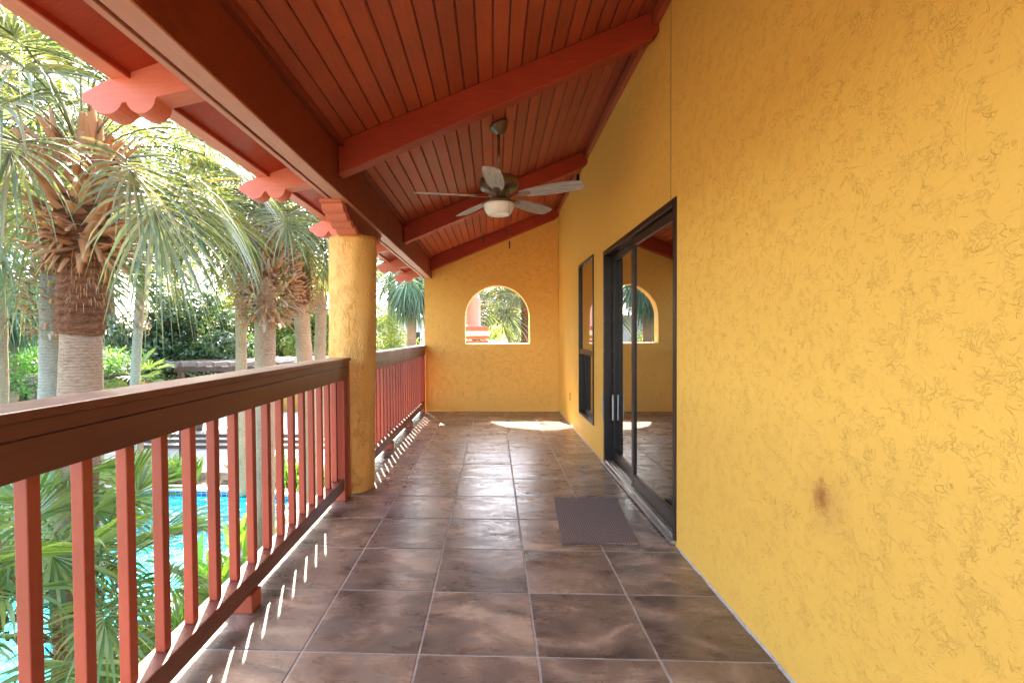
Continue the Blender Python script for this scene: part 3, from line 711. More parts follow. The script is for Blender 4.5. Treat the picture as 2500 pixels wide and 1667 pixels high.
# ------------------------------------------------------------ ground, patio, pool
pool = [(-5.15, 12.9), (-9.9, 13.15), (-14.0, 12.6), (-15.2, 10.5), (-15.0, 7.0), (-12.5, 4.6), (-8.8, 3.6), (-6.2, 4.0), (-5.45, 5.6), (-5.3, 7.3), (-5.35, 9.0), (-5.15, 10.2), (-4.85, 11.4)]
def smooth_loop(pts, it=2):
    for _ in range(it):
        q = []
        for i in range(len(pts)):
            a, b = pts[i], pts[(i+1) % len(pts)]
            if i == 0: q += [a, b] if _ < 0 else [(a[0]*.75+b[0]*.25, a[1]*.75+b[1]*.25), (a[0]*.25+b[0]*.75, a[1]*.25+b[1]*.75)]
            else: q += [(a[0]*.75+b[0]*.25, a[1]*.75+b[1]*.25), (a[0]*.25+b[0]*.75, a[1]*.25+b[1]*.75)]
        pts = q
    return pts
pool = smooth_loop(pool, 2)
def off(pts, d):
    c = Vector((sum(p[0] for p in pts)/len(pts), sum(p[1] for p in pts)/len(pts))); out = []
    m = len(pts)
    for i, p in enumerate(pts):
        a, b = Vector(pts[i-1]), Vector(pts[(i+1) % m]); t = (b-a).normalized(); nrm = Vector((t.y, -t.x))
        if nrm.dot(Vector(p)-c) < 0: nrm = -nrm
        q = Vector(p)+nrm*d; out.append((q.x, q.y))
    return out
struct(plate('ground', [(-150, -60), (150, -60), (150, 200), (-150, 200)], [off(pool, .05)], 'Z', GZ-.3, GZ, 'soil'))
# patio paving
struct(plate('patio', [(-22, 13.2), (-22, 18.1), (-2.2, 18.1), (-2.2, 12.9), (-3.6, 12.9), (-4.2, 14.4), (-8.8, 14.9), (-14.5, 14.6), (-15.6, 13.2)], [], 'Z', GZ+.001, GZ+.012, 'patio'))
cop = plate('pool_coping', off(pool, .38), [off(pool, -.03)], 'Z', GZ+.013, GZ+.075, 'coping'); struct(cop)
pt = MB()
m_ = len(pool)
for i in range(m_):
    a, b = pool[i], pool[(i+1) % m_]; pt.add([(a[0], a[1], GZ+.012), (b[0], b[1], GZ+.012), (b[0], b[1], GZ-.14), (a[0], a[1], GZ-.14)], [(0, 1, 2, 3)])
struct(pt.build('pool_tile_band', 'tileband'))
pb = MB()
for i in range(m_):
    a, b = pool[i], pool[(i+1) % m_]; pb.add([(a[0], a[1], GZ-.141), (b[0], b[1], GZ-.141), (b[0], b[1], GZ-1.1), (a[0], a[1], GZ-1.1)], [(0, 1, 2, 3)])
pb.add([(p[0], p[1], GZ-1.1) for p in pool], [tuple(range(m_))])
struct(pb.build('pool_basin', 'basin'))
struct(MB().add([(p[0], p[1], GZ-.10) for p in pool], [tuple(range(m_))]).build('pool_water', 'water'))
# steps up to the rear patio
for k in range(3):
    z0 = GZ+.013+.15*k
    y0 = 18.1+.34*k
    s1 = struct(MB().box(-22, -2.2, y0, y0+.04, z0, z0+.13).build('step_riser', 'step'))
    s2 = struct(MB().box(-22, -2.2, y0-.02, (y0+.34 if k < 2 else 24.2), z0+.131, z0+.15).build('step_tread' if k < 2 else 'rear_patio', 'patio'))
struct(MB().box(-22, -2.2, 18.15, 24.2, GZ, GZ+.013).build('step_base', 'step'))
# garden wall
gw = MB().box(-45, -1.5, 25.0, 25.25, GZ, -.78).build('garden_wall', 'gardenwall'); 
tag(gw, 'long yellow garden wall beyond the patio', 'wall')
MB().box(-45, -1.5, 24.97, 25.28, -.78, -.72).build('wall_cap', 'gardenwall', gw)

# ------------------------------------------------------------ pergolas
def pergola(name, label, x0, x1, y0, y1, ztop, nr, post_xy, beam_y, mats=('pergola', 'pergola_end')):
    t = thing(name, label, 'pergola', (0, 0, 0))
    for by in beam_y: MB().box(x0+.1, x1-.1, by, by+.09, ztop-.34, ztop-.16).build('beam', mats[0], t, bevel=.004)
    r0 = None
    for k in range(nr):
        xx = x0+(x1-x0)*k/(nr-1)
        if r0 is None:
            r0 = MB().prism([(y0, -.0), (y0, -.10), (y0+.08, -.158), (y1-.08, -.158), (y1, -.10), (y1, 0)], 'X', -.045, .045).build('rafter', mats[1], t, bevel=.004); o = r0
        else: o = r0.copy(); COL.objects.link(o); o.parent = t
        o.location = (xx, rnd.uniform(-.02, .02), ztop)
    for (px, py) in post_xy: MB().box(px-.075, px+.075, py, py+.15, GZ, ztop-.341).build('post', mats[0], t, bevel=.004)
    return t
pergola('pergola', 'open brown slatted pergola shading the patio beyond the pool', -11.1, -5.0, 15.7, 20.6, .40, 12, [(-10.8, 16.0), (-5.4, 16.0), (-10.8, 19.9), (-5.4, 19.9)], [16.0, 19.9])
pv = pergola('pergola', 'brown pergola buried under bright green vines at the left', -17.0, -11.7, 11.6, 15.5, .22, 9, [(-13.05, 11.75), (-11.85, 11.75), (-16.5, 11.75), (-11.85, 15.0)], [11.75, 15.0])

# ------------------------------------------------------------ foliage generators (numpy)
def leafcloud(rng, centers, radii, n, size, flat=.5, up=.6):
    """n diamond leaves spread through ellipsoidal clumps"""
    centers = np.array(centers); radii = np.array(radii)
    w_ = (radii.prod(1))**(1/1.5); w_ /= w_.sum()
    ci = rng.choice(len(centers), n, p=w_)
    d = rng.normal(size=(n, 3)); d /= np.linalg.norm(d, axis=1)[:, None]
    rad = rng.uniform(.25, 1.0, n)**.55
    P = centers[ci]+d*radii[ci]*rad[:, None]
    nrm = d*.5+rng.normal(size=(n, 3))*.7+np.array([0, 0, up]); nrm /= np.linalg.norm(nrm, axis=1)[:, None]
    t = rng.normal(size=(n, 3)); t -= (t*nrm).sum(1)[:, None]*nrm; t /= np.linalg.norm(t, axis=1)[:, None]
    b = np.cross(nrm, t); s = (size*rng.uniform(.6, 1.35, n))[:, None]
    V = np.stack([P-t*s, P+b*s*flat-nrm*s*.12, P+t*s, P-b*s*flat-nrm*s*.12], 1).reshape(-1, 3)
    return V, np.arange(n*4).reshape(-1, 4)
def clumps(rng, c, r, n, rs):
    """clump centres spread over a crown"""
    out = []; rad = []
    for _ in range(n):
        d = rng.normal(size=3); d /= np.linalg.norm(d); q = rng.uniform(.35, 1.0)
        out.append(np.array(c)+d*np.array(r)*q); k = rs*rng.uniform(.6, 1.3); rad.append((k, k, k*.75))
    return out, rad
def tree(name, label, cat, base, ctr, r, leafmat, seed, n=9000, size=.09, ncl=26, cls=.9, trunk_r=.16, group=None, flat=.5, trunkmat='bark', stems=1):
    rng = np.random.default_rng(seed); base = Vector(base); ctr = Vector(ctr)
    t = thing(name, label, cat, base, 0, group)
    cc, rr_ = clumps(rng, ctr-base, r, ncl, cls)
    mb = MB(); loc = ctr-base
    for s_ in range(stems):
        p0 = Vector((rng.uniform(-.3, .3)*(stems > 1), rng.uniform(-.3, .3)*(stems > 1), -.05)); p1 = Vector((loc.x*.6, loc.y*.6, loc.z-r[2]*.5))
        mid = p0.lerp(p1, .5)+Vector((rng.uniform(-.15, .15), rng.uniform(-.15, .15), 0))
        mb.tube([p0, mid, p1], [trunk_r, trunk_r*.8, trunk_r*.55], 10)
    for c_ in cc[:min(ncl, 18)]:
        q = Vector(c_); m1 = p1.lerp(q, .5)+Vector((0, 0, -.12*r[2]))
        mb.tube([p1, m1, q], [trunk_r*.45, trunk_r*.28, trunk_r*.08], 6)
    mb.build('trunk', trunkmat, t, smooth=True)
    V, F = leafcloud(rng, cc, rr_, n, size, flat)
    npmesh('crown', V, F, leafmat, t)
    return t

def frond(rng, V, F, org, az, elv, Lp, Rf, nl=30, droop=.5, fold=.35, spread=118, wmul=1.0, fuse=.4, width0=.03):
    """one costapalmate fan leaf: petiole + drooping leaflets, appended to V,F"""
    ca, sa = math.cos(az), math.sin(az)
    hd = np.array([ca, sa, 0.]); up = np.array([0, 0, 1.])
    # petiole curve
    pts = []; p = np.array(org, float); e = elv; ns = 5
    for i in range(ns+1):
        pts.append(p.copy()); d = hd*math.cos(e)+up*math.sin(e); p = p+d*Lp/ns; e -= droop*.22
    tip = pts[-1]; d = hd*math.cos(e)+up*math.sin(e)
    side = np.array([-sa, ca, 0.])
    tw = rng.uniform(-.35, .35); nrm0 = np.cross(side, d); s2 = side*math.cos(tw)+nrm0*math.sin(tw); nrm = np.cross(s2, d)
    if nrm[2] < 0 and elv > .3: pass
    o = len(V); pw = .012
    for q in pts:
        V.append(q+s2*pw); V.append(q-s2*pw); V.append(q-nrm*pw*-1.2)
    for i in range(ns):
        a = o+3*i; F.append((a, a+1, a+4, a+3)); F.append((a+1, a+2, a+5, a+4)); F.append((a+2, a, a+3, a+5))
    for k in range(nl):
        f = (k+.5)/nl*2-1; an = math.radians(spread)*f
        L = Rf*(.62+.38*math.cos(an*.75))*rng.uniform(.93, 1.05)
        dd = d*math.cos(an)+s2*math.sin(an)+nrm*(abs(math.sin(an))*-fold+.10*(k % 2-.5))
        # costa: centre leaflets start further along the midrib
        st = tip+d*(Rf*.22*max(0, math.cos(an)))
        dd /= np.linalg.norm(dd); ww = np.cross(nrm, dd); ww /= max(1e-6, np.linalg.norm(ww))
        spc = math.radians(spread)*2/nl
        o = len(V); nseg = 5; g = droop*rng.uniform(.6, 1.35)
        bend = rng.uniform(-.12, .12)
        for i in range(nseg+1):
            u = i/nseg; dist = L*u
            q = st+dd*dist*(1-.12*g*u*u)+ww*bend*L*u*u*.3
            q = q-up*g*L*(.08*u*u+.36*u**3.2)
            wdt = min(dist*spc*.52+.004, Rf*spc*fuse*.62)*wmul
            if u > .45: wdt *= max(.04, 1-((u-.45)/.55)**1.15)
            if i == 0: wdt = .006
            tilt = .5 if k % 2 else -.5
            wv = ww*math.cos(tilt)+nrm*math.sin(tilt)
            V.append(q+wv*wdt); V.append(q-wv*wdt)
        for i in range(nseg): a = o+2*i; F.append((a, a+1, a+3, a+2))
def quads(name, V, F, mat, parent=None, loc=None): return npmesh(name, np.array(V), np.array([f if len(f) == 4 else (*f, f[-1]) for f in F]), mat, parent, loc)

def crown_mesh(seed, nf, Lp, Rf, elmin, elmax, droop, nl=30, org_r=.1, org_h=.3, wmul=1.0):
    rng = np.random.default_rng(seed); V = []; F = []
    for i in range(nf):
        u = (i+.5)/nf; az = i*2.39996+rng.uniform(-.25, .25); el_ = math.radians(elmax+(elmin-elmax)*u**.8+rng.uniform(-7, 7))
        frond(rng, V, F, (org_r*math.cos(az), org_r*math.sin(az), org_h*(1-u)), az, el_, Lp*rng.uniform(.8, 1.15), Rf*rng.uniform(.85, 1.12), nl, droop*(.7+.7*u), rng.uniform(.2, .5), wmul=wmul)
    return V, F
_cr = {}
def crown_data(key, *a, mat='palm', **k):
    if key not in _cr:
        V, F = crown_mesh(*a, **k); o = quads('crown', V, F, mat); _cr[key] = o.data; bpy.data.objects.remove(o)
    return _cr[key]
def boots_mesh(rng, V, F, rfun, z0, z1, n, L, wid, out, jit=.25, curl=.5, thick=.014, split=False):
    for i in range(n):
        u = (i+rng.uniform(0, .9))/n; z = z0+(z1-z0)*u; az = i*2.39996+rng.uniform(-.3, .3); r = rfun(u)
        hd = np.array([math.cos(az), math.sin(az), 0]); sd = np.array([-math.sin(az), math.cos(az), 0]); up = np.array([0, 0, 1.])
        e = out(u)+rng.uniform(-jit, jit); p = hd*r*.9+up*z; l = L*rng.uniform(.5, 1.25); w_ = wid*rng.uniform(.7, 1.3); ns = 4
        tw = rng.uniform(-.4, .4); cv = curl*rng.uniform(-.5, 1.2)
        o = len(V)
        for s in range(ns+1):
            t = s/ns; d = hd*math.cos(e)+up*math.sin(e); nn_ = -hd*math.sin(e)+up*math.cos(e)
            sdd = sd*math.cos(tw*t)+nn_*math.sin(tw*t)
            ww = w_*(1-.62*t**.8); th = thick*(1-.5*t)
            V += [p-sdd*ww, p-nn_*th, p+sdd*ww, p+nn_*th*.6]
            p = p+d*l/ns; e -= cv/ns
        for s in range(ns):
            a = o+4*s
            for k in range(4): F.append((a+k, a+(k+1) % 4, a+4+(k+1) % 4, a+4+k))
        F.append((o+4*ns, o+4*ns+1, o+4*ns+2, o+4*ns+3))
def palm(label, base, top, r0, r1, crownkey, cscale, rz, seed, boot=None, fibre=0, group=None, mat_t='trunk', bend=(0, 0), name='palm_tree', crownmat='palm', cz=0, dead=0):
    rng = np.random.default_rng(seed); base = Vector(base); top = Vector(top)-base
    t = thing(name, label, 'palm tree', base, 0, group)
    def path(u): return Vector((top.x*u+bend[0]*math.sin(math.pi*u), top.y*u+bend[1]*math.sin(math.pi*u), -.05+(top.z+.05)*u))
    nz = 40; uf = 1-fibre/top.z if fibre else 1.0
    def rad(u): return (r0+(r1-r0)*u)*(1+.18*max(0, 1-u*8))*(1+.025*math.sin(u*47+seed)+.018*math.sin(u*101))
    us = [uf*i/nz for i in range(nz+1)]
    MB().tube([path(u) for u in us], [rad(u) for u in us], 22).build('trunk', mat_t, t, smooth=True)
    if fibre:
        us = [uf+(1-uf)*i/14-.002 for i in range(15)]
        m = MB().tube([path(u) for u in us], [rad(u)*1.05*(1+.30*(i/14)**.8)+rnd.uniform(0, .012) for i, u in enumerate(us)], 26)
        m.v = [tuple(np.array(p)+rng.normal(size=3)*.008) for p in m.v]
        m.build('fibre_sheath', 'fibre', t)
    if boot:
        V = []; F = []; boot(rng, V, F)
        quads('leaf_bases', V, F, boot.mat, t, top)
    cm_ = _cr[crownkey]
    c = bpy.data.objects.new('crown', cm_); COL.objects.link(c); c.parent = t; c.location = top+Vector((0, 0, cz+.12)); c.rotation_euler = (0, 0, rz); c.scale = (cscale,)*3
    return t

crown_data('A', 11, 34, .9, .95, -8, 82, .55, nl=38, wmul=.75)
crown_data('B', 12, 32, .85, .92, -10, 80, .6, nl=36, wmul=.75)
crown_data('big', 15, 40, 1.0, 1.0, 6, 84, .72, nl=46, wmul=.72)
crown_data('low', 13, 21, .75, .85, -10, 84, .55, nl=40, mat='palm_low', wmul=.95)
crown_data('blue', 14, 40, .6, .8, -70, 70, .8, nl=30, mat='palm_blue', wmul=.8)

def mk_boot(f, mat): f.mat = mat; return f
# head of large orange stubs (big palm)
def bootA(rng, V, F):
    boots_mesh(rng, V, F, lambda u: .27+.08*math.sin(u*2.6), -.62, .50, 150, .32, .075, lambda u: .05+1.15*u, .35, .35, .026)
    boots_mesh(rng, V, F, lambda u: .28+.05*u, -.72, -.30, 60, .24, .05, lambda u: -.9+.7*u, .45, .6, .016)
    boots_mesh(rng, V, F, lambda u: .235+.04*u, -1.2, -.5, 500, .08, .004, lambda u: -1.3+.3*u, .35, .5, .003)
mk_boot(bootA, 'boot_big')
def bootB(rng, V, F):   # dense shaggy ball of old leaf bases
    boots_mesh(rng, V, F, lambda u: .18+.36*math.sin(math.pi*min(1, u*.8+.14)), -1.30, .40, 620, .23, .045, lambda u: -.45+1.45*u, .5, .9, .018)
    boots_mesh(rng, V, F, lambda u: .20, -1.15, -.5, 60, .30, .02, lambda u: -.7+.5*u, .5, .8, .008)
mk_boot(bootB, 'boot')
def bootC(rng, V, F):
    boots_mesh(rng, V, F, lambda u: .15+.21*math.sin(math.pi*min(1, u*.8+.15)), -1.0, .3, 260, .18, .038, lambda u: -.2+1.2*u, .4, .7, .010)
mk_boot(bootC, 'boot')
def bootD(rng, V, F):   # criss-cross lattice of stubs on a slim trunk
    boots_mesh(rng, V, F, lambda u: .12, -1.9, .1, 90, .13, .04, lambda u: .9, .15, .2, .014)
mk_boot(bootD, 'boot')

GP = 'palms around the pool'
palm('stout palm nearest the railing at left, fat ringed trunk with orange stubs', (-4.62, 4.95, GZ), (-4.40, 5.0, 2.75), .19, .185, 'big', 1.0, .4, 21, bootA, 1.45, GP, cz=.18)
palm('palm partly hidden behind the stout trunk at far left', (-7.5, 7.6, GZ), (-7.2, 7.5, 2.25), .15, .13, 'A', 1.0, 2.2, 22, bootC, 0, GP, mat_t='trunk_pale', cz=.3)
palm('slim palm with pale trunk and criss-cross stubs in front of the dark tree', (-9.55, 12, GZ), (-9.05, 12, 3.2), .125, .10, 'B', .9, 1.1, 23, bootD, 0, GP, mat_t='trunk_pale')
palm('tall straight palm rising out of frame left of the shaggy one', (-7.05, 13, GZ), (-6.95, 13, 4.8), .145, .14, 'A', 1.1, 3.0, 24, bootC, 0, GP)
palm('palm with the big shaggy ball of old leaf bases beside the column', (-4.30, 8.7, GZ), (-4.18, 8.7, 2.8), .175, .165, 'A', 1.05, .9, 25, bootB, .5, GP, cz=.55)
palm('leaning palm behind the shaggy one, reddish fibrous neck', (-3.95, 10.4, GZ), (-4.28, 10.4, 2.75), .16, .17, 'B', 1.15, 4.2, 26, bootC, .8, GP, cz=.35)
palm('thin palm just left of the column', (-5.1, 13.5, GZ), (-4.88, 13.5, 2.95), .165, .15, 'A', .95, 5.2, 27, bootC, 0, GP, cz=.35)
palm('blue-green palm with hanging skirt right of the column', (-2.65, 15, GZ), (-2.55, 15, 2.95), .15, .14, 'blue', 1.05, .3, 28, bootC, 0, GP)
palm('tall feathery palm behind the blue-green one', (-4.1, 18.5, GZ), (-3.9, 18.5, 4.4), .16, .14, 'B', 1.2, 2.3, 29, bootC, 0, GP)
palm('small far palm against the sky beyond the garden wall', (-16.8, 30, GZ), (-16.8, 30, 5.0), .17, .15, 'B', 1.15, 1.3, 30, bootC, 0, GP)
palm('palm seen through the arch beside the chimney', (-.75, 16.5, GZ), (-.55, 16.4, 2.05), .17, .15, 'A', 1.15, 1.9, 31, bootC, 0, GP)
palm('red-barked palm at the right edge of the arch', (.98, 16.0, GZ), (1.10, 16, 2.55), .12, .12, 'B', .8, .8, 32, bootD, 2.2, GP)
palm('palm filling the upper left corner behind the stout one', (-8.35, 9.6, GZ), (-8.2, 9.5, 5.3), .17, .16, 'A', 1.35, 4.4, 33, bootC, 0, GP)
palm('tall palm above the eave line at upper left', (-5.6, 11.3, GZ), (-5.5, 11.2, 5.6), .17, .15, 'B', 1.25, 2.9, 34, bootC, 0, GP)
palm('dark palm at the left edge above the vine pergola', (-13.2, 12.5, GZ), (-13.1, 12.4, 2.6), .17, .15, 'blue', 1.3, 1.2, 35, bootC, 0, GP)
palm('tall palm far left with crown near the picture top', (-9.6, 8.8, GZ), (-9.4, 8.7, 4.6), .17, .15, 'A', 1.25, .2, 36, bootC, 0, GP)
# low fan palms below the balcony
def bootL(rng, V, F): boots_mesh(rng, V, F, lambda u: .16+.08*u, -.75, .1, 80, .32, .035, lambda u: -.1+.9*u, .5, .6, .012)
mk_boot(bootL, 'boot_big')
GL = 'low fan palms under the balcony'
palm('low fan palm with shaggy orange stubs just below the near railing', (-4.05, 4.5, GZ), (-4.0, 4.45, -1.5), .16, .15, 'low', .95, .5, 41, bootL, 0, GL, name='fan_palm')
palm('low fan palm at the left end of the railing', (-5.1, 4.1, GZ), (-5.0, 4.6, -1.0), .13, .12, 'low', .95, 3.6, 43, bootL, 0, GL, name='fan_palm')
palm('deep green fan palm in front of the garden wall', (-11.3, 14.7, GZ), (-11.3, 14.7, -.45), .13, .12, 'low', .75, 1.1, 45, bootL, 0, GL, name='fan_palm')

# broadleaf trees
GT = 'broadleaf trees behind the garden'
tree('broadleaf_tree', 'glossy dark green tree between the two palm groups', 'tree', (-12.4, 19.5, GZ), (-12.2, 19.2, .8), (2.8, 2.2, 3.0), 'oak', 51, 24000, .10, 34, .95, group=GT)
tree('broadleaf_tree', 'grey-green sunlit tree left of the shaggy palm', 'tree', (-10.6, 26.8, GZ), (-10.8, 26.8, 1.1), (3.2, 2.2, 2.9), 'lime', 52, 18000, .10, 30, .9, group=GT)
tree('broadleaf_tree', 'very dark tree at the far left behind the vine pergola', 'tree', (-19.5, 19.0, GZ), (-19.5, 19.0, .8), (4.5, 2.5, 4.0), 'oak', 53, 17000, .11, 36, 1.3, group=GT)
tree('broadleaf_tree', 'tall spreading tree high up at the left', 'tree', (-20, 24, GZ), (-19, 23, 7.2), (6.5, 4, 4.4), 'lime', 54, 22000, .13, 46, 1.5, .3, group=GT)
tree('broadleaf_tree', 'tall dark tree behind the palm crowns', 'tree', (-13.5, 31, GZ), (-13, 31, 6.4), (5, 3, 4.0), 'oak', 55, 15000, .12, 40, 1.3, .25, group=GT)
tree('broadleaf_tree', 'dark green tree far left over the pool', 'tree', (-23, 14, GZ), (-22, 14, 2.5), (4, 4, 5.0), 'oak', 56, 15000, .12, 34, 1.4, .25, group=GT)
tree('broadleaf_tree', 'grey-green oak seen through the middle of the arch', 'tree', (1.2, 27, GZ), (.8, 26.5, 4.0), (3.6, 2.5, 3.8), 'oak', 57, 14000, .11, 34, 1.1, .25, group=GT)
tree('broadleaf_tree', 'bare-branched small tree above the palm right of the column', 'tree', (-2.6, 22, GZ), (-3.0, 22, 4.6), (1.8, 1.5, 1.5), 'oak', 58, 1500, .06, 18, .6, .14, group=GT)
tree('broadleaf_tree', 'light green rounded tree behind the garden wall in the middle', 'tree', (-14.5, 27.5, GZ), (-14.5, 27.5, 2.0), (3.6, 2.2, 3.4), 'lime', 59, 17000, .11, 34, 1.2, .2, group=GT)
GS = 'shrubs around the garden'
tree('shrub', 'yellow-green leafy bush right of the column', 'shrub', (-4.0, 17.4, GZ), (-3.95, 17.4, .7), (1.0, .8, 2.0), 'lime', 61, 6500, .055, 26, .5, .03, group=GS, stems=9)
tree('shrub', 'yellow-green bush in the lower right of the arch', 'shrub', (.6, 18.5, GZ), (.6, 18.5, .7), (1.1, .8, 1.3), 'lime', 62, 4500, .06, 20, .45, .03, group=GS, stems=6)
tree('shrub', 'dark shrub mass below the vine pergola at far left', 'shrub', (-15, 16.8, GZ), (-15, 16.8, -1.0), (3.2, 1.0, 1.7), 'grass', 63, 8000, .07, 26, .6, .05, group=GS, flat=.22)
tree('shrub', 'dark green hedge showing over the top of the yellow garden wall', 'shrub', (-16.0, 26.6, GZ), (-16.0, 26.6, .1), (5.0, .8, 1.3), 'oak', 64, 9000, .07, 30, .6, .05, group=GS)
tree('shrub', 'shrub beside the garden wall behind the fountain', 'shrub', (-8.0, 24.3, GZ), (-7.6, 24.3, -2.0), (3.5, .5, .7), 'oak', 65, 6000, .07, 24, .5, .05, group=GS)
# vine on the pergola
rngv = np.random.default_rng(70)
cc = [(rngv.uniform(-17.5, -11.6), rngv.uniform(11.4, 15.6), rngv.uniform(.30, .78)) for _ in range(70)]
rr_ = [(.7, .6, .32)]*70
cc += [(x_, 11.5, .12+rngv.uniform(-.25, .1)) for x_ in np.linspace(-17.3, -11.7, 14)]; rr_ += [(.35, .2, .25)]*14
V, F = leafcloud(rngv, cc, rr_, 15000, .055, .55, 1.0)
tag(npmesh('climbing_vine', V, F, 'vine'), 'bright green climbing vine heaped over the left pergola', 'vine')

# strap / broad leaf clumps
def clump(name, label, base, n, L, wid, mat, seed, lean=.5, group=None, rad=.25):
    rng = np.random.default_rng(seed); V = []; F = []
    for i in range(n):
        az = rng.uniform(0, 2*math.pi); p = np.array([rng.normal()*rad, rng.normal()*rad, 0]); e = math.pi/2-rng.uniform(.05, lean); hd = np.array([math.cos(az), math.sin(az), 0]); sd = np.array([-math.sin(az), math.cos(az), 0])
        l = L*rng.uniform(.55, 1.1); ns = 6; w_ = wid*rng.uniform(.7, 1.2); o = len(V); cv = rng.uniform(.3, 1.3)
        for s in range(ns+1):
            t = s/ns; d = hd*math.cos(e)+np.array([0, 0, 1.])*math.sin(e)
            V += [p-sd*w_*max(.05, math.sin(math.pi*min(1, .12+t*.9))), p+sd*w_*max(.05, math.sin(math.pi*min(1, .12+t*.9)))]
            p = p+d*l/ns; e -= cv*t*.5
        for s in range(ns): a = o+2*s; F.append((a, a+1, a+3, a+2))
    return tag(quads(name, V, F, mat, None, base), label, 'plant', group)
GC = 'broad-leaved plants along the pool bank'
for i, (x, y, l, L, w_) in enumerate([(-4.35, 7.2, 'yellow-green broad-leaved plant nearest, low between the balusters', .95, .085), (-4.75, 8.1, 'bright broad-leaved clump at the pool edge by the shaggy palm trunk', .85, .08),
        (-3.75, 6.5, 'dark-leaved clump at the bottom of the bank', .8, .07), (-4.9, 9.5, 'lime clump beside the palm trunk at the water', .8, .07), (-9.5, 13.95, 'leafy clump on the far pool edge at left', .95, .07),
        (-9.9, 14.2, 'second leafy clump behind the far pool edge', 1.0, .07), (-5.5, 13.6, 'pale leafy clump at the right end of the far edge', .9, .06), (-3.4, 7.6, 'leafy clump near the column foot', .9, .08)]):
    clump('leafy_plant', l, (x, y, GZ), 46, L, w_, 'canna', 80+i, .8, GC)
GR = 'tall grassy clumps on the far pool edge'
clump('reed_clump', 'dense upright green reeds on the far pool edge', (-6.35, 13.75, GZ), 240, 1.15, .012, 'grass', 91, .28, GR, .2)
clump('reed_clump', 'lighter reeds right of the dense ones', (-5.8, 13.75, GZ), 160, 1.0, .014, 'canna', 92, .4, GR, .2)
clump('reed_clump', 'thin reeds by the column base', (-4.2, 11.6, GZ), 120, 1.0, .012, 'grass', 93, .35, GR, .25)
clump('reed_clump', 'grassy tuft low at the bank below the railing', (-3.3, 5.9, GZ), 160, .8, .014, 'grass', 94, .9, GR, .25)
clump('reed_clump', 'grassy tuft at the near pool corner', (-4.6, 6.3, GZ), 160, .8, .012, 'grass', 95, .9, GR, .25)
# ground cover strip near the house
rngg = np.random.default_rng(99); n_ = 9000
P = np.stack([rngg.uniform(-5.2, -1.3, n_), rngg.uniform(2, 13, n_), np.full(n_, GZ+.04)], 1)
V, F = leafcloud(rngg, P[:400], np.tile([(.28, .28, .10)], (400, 1)), n_, .045, .4, 1.0)
gc = npmesh('ground_cover', V, F, 'grass'); gc['kind'] = 'stuff'; gc['label'] = 'low green ground cover under the palms'

# ------------------------------------------------------------ rocks, fountain, planter edging
def rock(label, loc, s, seed, group='boulders by the pool'):
    rr2 = random.Random(seed); bm = bmesh.new(); bmesh.ops.create_icosphere(bm, subdivisions=2, radius=1)
    for v in bm.verts:
        q = 1+rr2.uniform(-.16, .16); v.co = Vector((v.co.x*s[0]*q, v.co.y*s[1]*q, max(-.3, v.co.z)*s[2]*q))
    me = bpy.data.meshes.new('boulder'); bm.to_mesh(me); bm.free()
    return tag(link('boulder', me, 'rock', None, loc, bevel=.02), label, 'boulder', group)
rock('pale boulder at the right end of the pool', (-4.75, 11.6, GZ+.1), (.45, .4, .25), 1)
rock('small boulder in front of the pale one', (-4.75, 10.9, GZ+.08), (.3, .3, .2), 2)
rock('flat boulder behind the fountain', (-8.0, 15.6, GZ+.15), (.8, .5, .3), 3)
rock('round boulder beside the reeds', (-5.3, 14.6, GZ+.15), (.4, .35, .3), 4)
ft = thing('fountain', 'tiered tan stone fountain on the patio beyond the pool', 'fountain', (-7.72, 14.45, GZ+.012))
MB().lathe([(.36, 0), (.38, .05), (.30, .12), (.22, .2), (.30, .28), (.56, .40), (.62, .50), (.60, .54), (.54, .52), (.45, .44), (.10, .42)], 28).build('basin', 'stone', ft, smooth=True)
MB().lathe([(.10, .42), (.13, .5), (.09, .62), (.08, .85), (.11, .98), (.17, 1.08), (.16, 1.12), (.06, 1.10)], 20).build('pedestal', 'stone', ft, smooth=True)
MB().lathe([(.05, 1.10), (.09, 1.2), (.12, 1.3), (.10, 1.38), (.05, 1.42), (.06, 1.5), (.01, 1.58)], 16).build('finial', 'stone', ft, smooth=True)
MB().lathe([(.30, .0), (.5, .02)], 6)
for k in range(5):
    a = k*1.3; MB().box(-.09, .09, -.06, .06, 0, .14).build('base_stone', 'rock', ft, (.48*math.cos(a), .48*math.sin(a), 0), bevel=.02).rotation_euler = (0, 0, a*1.7)
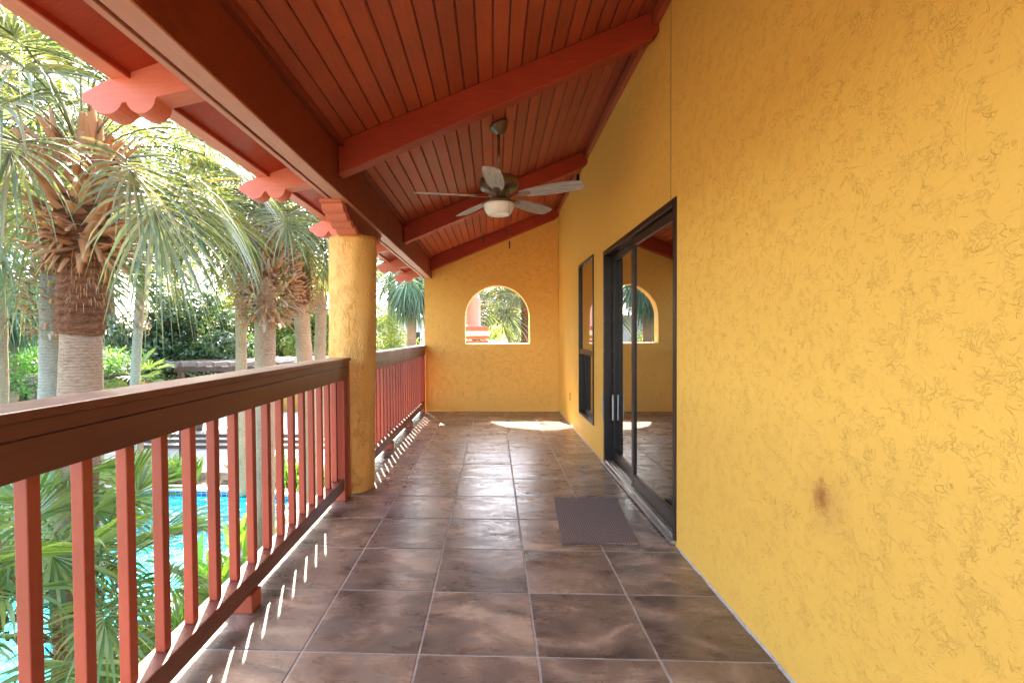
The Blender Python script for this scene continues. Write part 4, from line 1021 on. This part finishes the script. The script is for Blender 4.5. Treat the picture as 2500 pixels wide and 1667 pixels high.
for (x0, x1, y, l) in ((-10.4, -9.0, 13.62, 'left'), (-6.75, -5.3, 13.45, 'right')):
    tag(MB().box(x0, x1, y, y+.06, GZ+.076, GZ+.15).build('bed_edging', 'plant_red', bevel=.01), f'red edging board of the {l} planting bed on the far pool edge', 'edging', 'red edging boards')

# ------------------------------------------------------------ far house and chimney
fh = thing('far_house', 'pale neighbouring house with lap siding and shingle roof beyond the wall', 'house', (-8, 34, GZ)); fh.location = (0, 0, 0)
b = MB()
z = GZ
while z < 2.55: b.prism([(34.0, z), (33.975, z+.003), (33.995, z+.19), (34.0, z+.19)], 'X', -15, -3.0); z += .19
b.box(-15, -3, 34.001, 42, GZ, 2.55).build('wall', 'siding', fh)
MB().prism([(33.5, 2.45), (38, 4.0), (42.5, 2.45), (42.5, 2.6), (38, 4.2), (33.5, 2.6)], 'X', -15.5, -2.5).build('roof', 'roofing', fh)
for xx in (-11.2, -8.7, -5.6):
    wd = MB().box(xx-.45, xx+.45, 33.93, 33.99, .2, 1.6).build('window', 'siding', fh, bevel=.01)
    MB().box(xx-.38, xx+.38, 33.915, 33.935, .27, 1.53).build('pane', 'dark', wd)
chm = thing('chimney', 'terracotta flue on a banded cream and brick chimney seen through the arch', 'chimney', (-.42, 12.3, GZ))
zb = -GZ
MB().box(-.32, .30, -.3, .3, 0, zb+1.02).build('stack', 'cream', chm, bevel=.01)
MB().box(-.30, .295, -.29, .29, zb+1.021, zb+1.10).box(-.30, .295, -.29, .29, zb+1.14, zb+1.22).build('brick_band', 'terra', chm, bevel=.004)
MB().box(-.34, .325, -.32, .32, zb+1.225, zb+1.345).build('cornice', 'cream', chm, bevel=.008)
MB().box(-.31, .285, -.29, .29, zb+1.347, zb+1.455).build('cap', 'terra', chm, bevel=.004)
MB().lathe([(.225, 1.456), (.225, 1.475), (.19, 1.50), (.183, 1.52), (.18, 2.17), (.185, 2.19), (.165, 2.20), (.15, 2.22), (.15, 2.7), (.24, 2.72), (.2, 2.85), (.02, 2.95)], 32, (-.09, 0, zb), False).build('flue', 'flue', chm, smooth=True)
